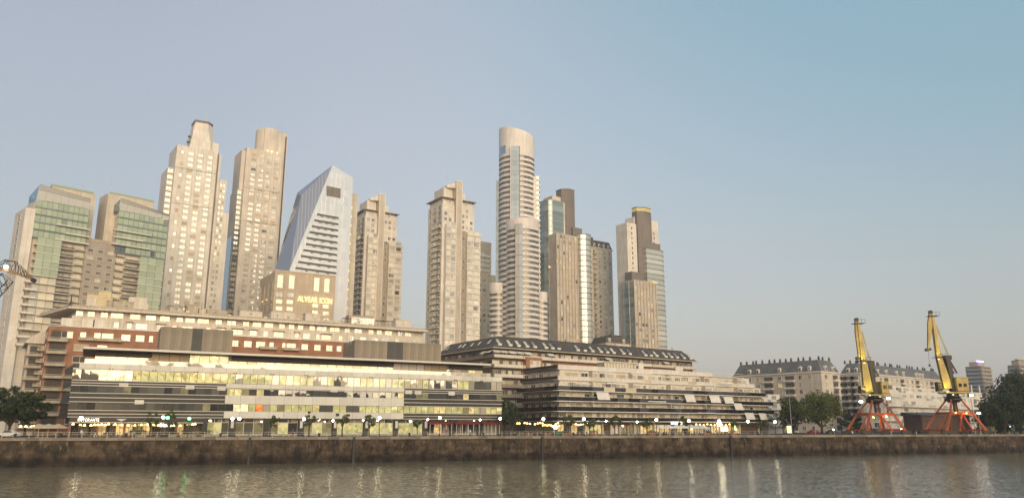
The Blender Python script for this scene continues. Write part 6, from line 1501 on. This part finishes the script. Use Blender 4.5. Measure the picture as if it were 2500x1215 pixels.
# cafe sets
ct = MB().lathe([(.42, .72), (.42, .76)], 'frame_white', 10).tube((0, 0, .03), (0, 0, .72), .04, 'dark_metal').lathe([(.26, 0), (.24, .03)], 'dark_metal', 10).mesh('cafe_table')
cc = MB()
cc.box(-.22, .22, -.22, .22, .43, .48, 'wood').box(-.22, .22, .18, .23, .52, .92, 'wood')
for sx_ in (-.19, .19):
    for sy in (-.19, .19): cc.box(sx_ - .02, sx_ + .02, sy - .02, sy + .02, 0, .43, 'dark_metal')
cc.box(-.21, -.17, .19, .22, .43, .6, 'dark_metal').box(.17, .21, .19, .22, .43, .6, 'dark_metal'); cc = cc.mesh('cafe_chair')
def cafe(px, off, where, grp):
    p = quay_at(px, off); tag(obj('cafe_table', ct, None, (p.x, p.y, .004)), 'small round cafe table ' + where, 'table', 'tables ' + grp)
    for a in (0.3, 2.2, 4.1): tag(obj('cafe_chair', cc, None, (p.x + .75 * math.sin(a), p.y - .75 * math.cos(a) * -1, .004), math.pi - a + math.pi), 'dark wooden cafe chair ' + where, 'chair', 'chairs ' + grp)
for px in (135, 158, 182, 206, 228, 250, 272, 300, 330, 372, 400, 430): cafe(px, 16, 'on the office block restaurant terrace', 'of the office block restaurant')
for px in (1255, 1275, 1300, 1322, 1345, 1368, 1392, 1415, 1438): cafe(px, 24, 'under the lanterns of the terraced block', 'under the terraced block lanterns')
for px in (1606, 1625, 1644, 1662, 1680, 1700, 1735, 1755, 1775): cafe(px, 26, 'between the pale parasols', 'between the parasols')
def planter(label, px, off, w, h, mat, group=None):
    p = quay_at(px, off); t = tag(empty('planter', (p.x, p.y, .004), QANG), label, 'planter', group); rr = random.Random(px)
    obj('box', MB().box(-w/2, w/2, -.3, .3, 0, .5, mat), t); v = []; f = []
    for k in range(160):
        c = Vector((rr.uniform(-w/2, w/2), rr.uniform(-.3, .3), .5 + rr.random() ** .7 * h)); s = .16; u = Vector((rr.gauss(0, 1), rr.gauss(0, 1), rr.gauss(0, 1))).normalized(); w2 = u.orthogonal().normalized(); q = w2.cross(u); o = len(v); v += [c - w2 * s, c + q * s * .6, c + w2 * s, c - q * s * .6]; f.append((o, o + 1, o + 2, o + 3))
    obj('shrub', MB().add(v, f, 'leaf_mid'), t)
for px in (345, 420, 455, 505): planter('leafy planter box edging the office block restaurant terrace', px, 14.5, 2.2, 1.0, 'concrete', 'planters of the office block restaurant')
for px in (1290, 1335, 1380, 1450, 1590, 1725, 1790): planter('leafy planter box edging the terraced block terraces', px, 20, 2.4, .8, 'terracotta', 'planters of the terraced block terraces')
p = quay_at(1372, 22); tag(obj('bar_counter', MB().box(-2, 2, -.35, .35, 0, 1.05, 'green_box').box(-2.1, 2.1, -.42, .42, 1.05, 1.12, 'wood'), None, (p.x, p.y, .004), QANG), 'green fronted bar counter under the lanterns', 'counter')
# lit advertising totem, tall poles
p = quay_at(1926, 28); t = tag(empty('advertising_totem', (p.x, p.y, 0)), 'lit yellow advertising panel standing near the green tree', 'sign'); obj('frame', MB().box(-.85, .85, -.15, .15, 0, 2.9, 'dark_metal'), t); obj('lit_panel', MB().box(-.72, .72, -.19, -.151, .45, 2.75, 'sign_cream'), t)
for px, pyt in ((1933, 950), (1990, 1030), (2037, 1028)):
    p = quay_at(px, 26); hz_ = at(px, pyt, p.y).z; tag(obj('flag_pole', MB().lathe([(.14, 0), (.05, hz_), (.12, hz_ + .05), (.02, hz_ + .2)], 'steel', 8), None, (p.x, p.y, 0)), 'thin steel pole planted in the pavement by the round green tree', 'pole', 'thin poles by the trees')
# hut below the second crane, kiosk at the dock end
p = quay_at(2310, 26); t = tag(empty('dock_shed', (p.x, p.y, 0), QANG), 'brown brick dock shed seen through the legs of the second crane', 'shed')
obj('wall', MB().box(-11, 12, 0, 8, 0, 6.2, 'brick_old'), t); obj('roof', MB().prism([(-11.5, -.5), (12.5, -.5), (12.5, 8.5), (-11.5, 8.5)], 6.2, 6.5, 'slate', top=[6.5, 6.5, 7.6, 7.6]), t); obj('door', MB().box(-2, 2, -.1, -.005, 0, 3.4, 'wood'), t)
p = quay_at(2428, 22); t = tag(empty('kiosk', (p.x, p.y, 0), QANG), 'small open kiosk with a red edged roof at the dock end', 'kiosk'); obj('roof', MB().box(-5, 5, -2.2, 2.2, 2.7, 3.0, 'awning_red'), t); obj('back_wall', MB().box(-4.8, 4.8, 1.8, 2.0, 0, 2.7, 'lit_dim'), t)
for sx_ in (-4.6, 4.6): obj('pillar', MB().box(sx_ - .3, sx_ + .3, -2, -1.4, 0, 2.7, 'concrete_light'), t)

# ================================================================== vehicles
def car_proto(body, tail='tail_red'):
    t = empty('parked_car', (0, 0, 0)); prof = [(-2.1, .35), (-2.1, .85), (-1.95, .95), (-1.1, 1.0), (-.55, 1.45), (.75, 1.48), (1.45, 1.02), (2.0, .9), (2.12, .7), (2.12, .35)]
    m = MB(); v = []
    for y, k in ((-.85, 1), (.85, 1)):
        for (x, z) in prof: v.append((x, y * (.80 if z > 1.2 else 1), z))
    n = len(prof); m.add(v, [tuple(range(n)), tuple(range(2 * n - 1, n - 1, -1))] + [(i, n + i, n + (i + 1) % n, (i + 1) % n) for i in range(n)], body); obj('body', m, t)
    g_ = MB()
    for s in (-1, 1): g_.add([(-1.0, s * .86, 1.0), (1.35, s * .86, 1.0), (.7, s * .70, 1.43), (-.5, s * .70, 1.43)], [(0, 1, 2, 3), (3, 2, 1, 0)], 'glass_dark')
    obj('side_glass', g_, t)
    for x in (-1.3, 1.3):
        for y in (-.78, .78): w = obj('wheel', MB().tube((x, y - .1, .33), (x, y + .1, .33), .33, 'rubber', n=14), t); obj('rim', MB().tube((x, y - .115, .33), (x, y + .115, .33), .2, 'steel', n=10), w)
    obj('tail_light', MB().box(-2.13, -2.08, -.75, -.45, .7, .85, tail).box(-2.13, -2.08, .45, .75, .7, .85, tail), t); obj('headlight', MB().box(2.08, 2.14, -.75, -.45, .65, .78, 'frame_white').box(2.08, 2.14, .45, .75, .65, .78, 'frame_white'), t)
    return t
def put_car(body, label, px, off, rz, tail='tail_red'):
    t = car_proto(body, tail); p = quay_at(px, off); t.location = (p.x, p.y, .004); t.rotation_euler.z = rz; return tag(t, label, 'car')
put_car('car_white', 'white car parked near the foot of the first crane', 2066, 34, QANG); put_car('car_grey', 'dark grey car parked behind the white car under the trees', 2030, 36, QANG); put_car('car_red', 'red car parked beside the pale pole under the round tree', 1985, 40, QANG + .1)
put_car('car_grey', 'grey car standing at the dock-end kiosk', 2445, 17, QANG); put_car('car_white', 'white car driving off left of the restaurant with red tail lights', 22, 9, R(8), 'lamp_red')

# ================================================================== people
def person_mesh(pose, top, legs):
    me = bpy.data.meshes.new('person'); J = []; E = []; Rr = []
    def jn(p, r, par=None):
        J.append(p); Rr.append(r)
        if par is not None: E.append((par, len(J) - 1))
        return len(J) - 1
    st = .32 if pose == 'walk' else .04
    pel = jn((0, 0, .95), .15); ch = jn((0, 0, 1.22), .145, pel); sh = jn((0, 0, 1.42), .12, ch); nk = jn((0, 0, 1.52), .055, sh); hd = jn((.02, 0, 1.63), .095, nk); jn((.015, 0, 1.74), .075, hd)
    for s in (-1, 1):
        hp = jn((0, s * .10, .9), .10, pel); kn = jn((s * st * .5 + .05, s * .10, .5), .065, hp); ft = jn((s * st - .03, s * .1, .09), .045, kn); jn((s * st + .14, s * .11, .05), .04, ft)
        so = jn((0, s * .19, 1.40), .06, sh); el = jn((-s * st * .35, s * .25, 1.13), .045, so); ha = jn((-s * st * .6 + .08, s * .24, .88), .033, el); jn((-s * st * .6 + .12, s * .24, .79), .028, ha)
    me.from_pydata(J, E, []); o = bpy.data.objects.new('person_build', me); C.objects.link(o)
    o.modifiers.new('skin', 'SKIN'); sd = o.modifiers.new('sub', 'SUBSURF'); sd.levels = 1; sd.render_levels = 1
    for i, s in enumerate(me.skin_vertices[0].data): s.radius = (Rr[i], Rr[i]); s.use_root = (i == 0)
    dg = bpy.context.evaluated_depsgraph_get(); out = bpy.data.meshes.new_from_object(o.evaluated_get(dg)); bpy.data.objects.remove(o)
    out.name = 'person'; out.materials.clear()
    for k in (top, legs, 'skin', 'hair', 'cloth_black'): out.materials.append(MATS[k])
    for pl in out.polygons:
        c = pl.center; pl.use_smooth = True
        pl.material_index = 4 if c.z < .1 else 3 if c.z > 1.66 and (c.x < .05 or c.z > 1.74) else 2 if c.z > 1.5 or (abs(c.y) > .2 and c.z < .93) else 1 if c.z < .92 else 0
    return out
def put_person(pose, top, legs, label, px, off, rz):
    p = quay_at(px, off); o = obj('person', person_mesh(pose, top, legs), None, (p.x, p.y, .004), rz); return tag(o, label, 'person')
put_person('walk', 'cloth_black', 'cloth_white', 'person in dark top and white trousers striding past the restaurant', 235, 6, R(200))
put_person('walk', 'cloth_black', 'cloth_blue', 'person in black top and blue trousers walking by the restaurant terrace', 278, 9, R(20)); put_person('stand', 'cloth_white', 'cloth_black', 'person in white shirt standing beside the quay railing', 1148, 5, R(-60))
put_person('stand', 'cloth_red', 'cloth_black', 'person in red top waiting at the red awnings', 1090, 16, R(-90)); put_person('walk', 'cloth_white', 'cloth_blue', 'person in white top and blue trousers walking under the lanterns', 1352, 14, R(190))
put_person('stand', 'cloth_blue', 'cloth_black', 'person in blue top standing between the parasols and railing', 1590, 16, R(-80)); put_person('walk', 'cloth_red', 'cloth_blue', 'person in red top and blue trousers walking beside the totem', 1912, 16, R(15))

for pose, top, legs, label, px, off, rz in (('stand', 'cloth_white', 'cloth_blue', 'person in white shirt and blue trousers waiting by the restaurant sign lamps', 200, 13, -1.2), ('stand', 'cloth_black', 'cloth_black', 'waiter in all black standing at the restaurant windows', 320, 17, -1.6), ('walk', 'cloth_blue', 'cloth_blue', 'person all in blue walking before the glazed shopfronts', 610, 9, 3.3), ('walk', 'cloth_red', 'cloth_black', 'person in red top and black trousers walking before the shopfronts', 716, 8, .3), ('stand', 'cloth_black', 'cloth_blue', 'person in black top leaning at the lantern terrace edge', 1310, 20, -1.4), ('stand', 'cloth_white', 'cloth_white', 'person all in white standing under the lanterns', 1428, 21, -1.7), ('walk', 'cloth_black', 'cloth_black', 'person in black walking past the pale parasols', 1640, 15, 3.4), ('stand', 'cloth_red', 'cloth_white', 'person in red top and white trousers by the lit restaurant entrance', 1748, 22, -1.5), ('walk', 'cloth_blue', 'cloth_white', 'person in blue top and white trousers walking between the cranes', 2236, 6, .4)):
    put_person(pose, top, legs, label, px, off, rz)
# ================================================================== the bank behind the camera (mirrored in the facades)
def warehouse(label, s0, length, h, off, d=22, mat='brick_old'):
    t = tag(empty('dock_warehouse', (0, 0, 0), QANG), label, 'building'); y0 = -off
    obj('wall', MB().box(s0, s0 + length, y0 - d, y0, 0, h, mat), t)
    obj('roof', MB().add([(s0 - .6, y0 + .6, h), (s0 + length + .6, y0 + .6, h), (s0 + length + .6, y0 - d - .6, h), (s0 - .6, y0 - d - .6, h), (s0 - .6, y0 - d / 2, h + 4), (s0 + length + .6, y0 - d / 2, h + 4)], [(1, 0, 4, 5), (3, 2, 5, 4), (0, 3, 4), (2, 1, 5), (0, 1, 2, 3)], 'slate'), t)
    wmm = MB().box(-.9, .9, 0, .08, 0, 2.2, 'glass_dark').mesh('window')
    for r_ in range(4):
        for i in range(int(length / 6)): obj('window', wmm, t, (s0 + 3 + i * 6, y0 + .01, 1.5 + r_ * 4))
warehouse('long brick dock warehouse on the near bank directly behind the viewpoint', -60, 110, 17, 34); warehouse('brick dock warehouse with slate roof beyond the near bank gap', 66, 110, 17, 34); warehouse('brick dock warehouse at the far end of the near bank', -186, 110, 17, 34); warehouse('last brick dock warehouse along the near bank', 192, 110, 17, 34)
warehouse('short brick dock warehouse past the last long one on the near bank', 318, 110, 18, 34); warehouse('farthest brick dock warehouse down the near bank', 444, 150, 18, 34)
for i, (s0, w, h, off) in enumerate(((-140, 34, 36, 150), (-40, 28, 32, 170), (60, 40, 42, 190), (170, 30, 34, 160), (300, 44, 38, 150), (420, 36, 34, 150), (540, 40, 44, 150), (-20, 130, 29, 62), (205, 120, 31, 62))):  # long low and long grey slabs added, unseen, to darken mirrored office panes
    warehouse(('broad', 'slim', 'tall', 'short', 'wide grey', 'plain', 'tallest', 'long low added', 'long grey added')[i] + ' office slab rising inland of the near bank warehouses', s0, w, h, off, 18, 'grey_wall')

# ================================================================== dusk haze over the whole dock
hz_m = bpy.data.materials.new('haze'); hz_m.use_nodes = True; MATS['haze'] = hz_m
nt = hz_m.node_tree; nt.nodes.remove(nt.nodes['Principled BSDF'])
pv = nt.nodes.new('ShaderNodeVolumePrincipled'); pv.inputs['Color'].default_value = (.93, .92, .95, 1); pv.inputs['Density'].default_value = HAZE
nt.links.new(pv.outputs[0], nt.nodes['Material Output'].inputs['Volume'])
hzo = obj('haze', MB().box(-700, 1000, -420, 1000, -10, 215, 'haze')); hzo['kind'] = 'stuff'
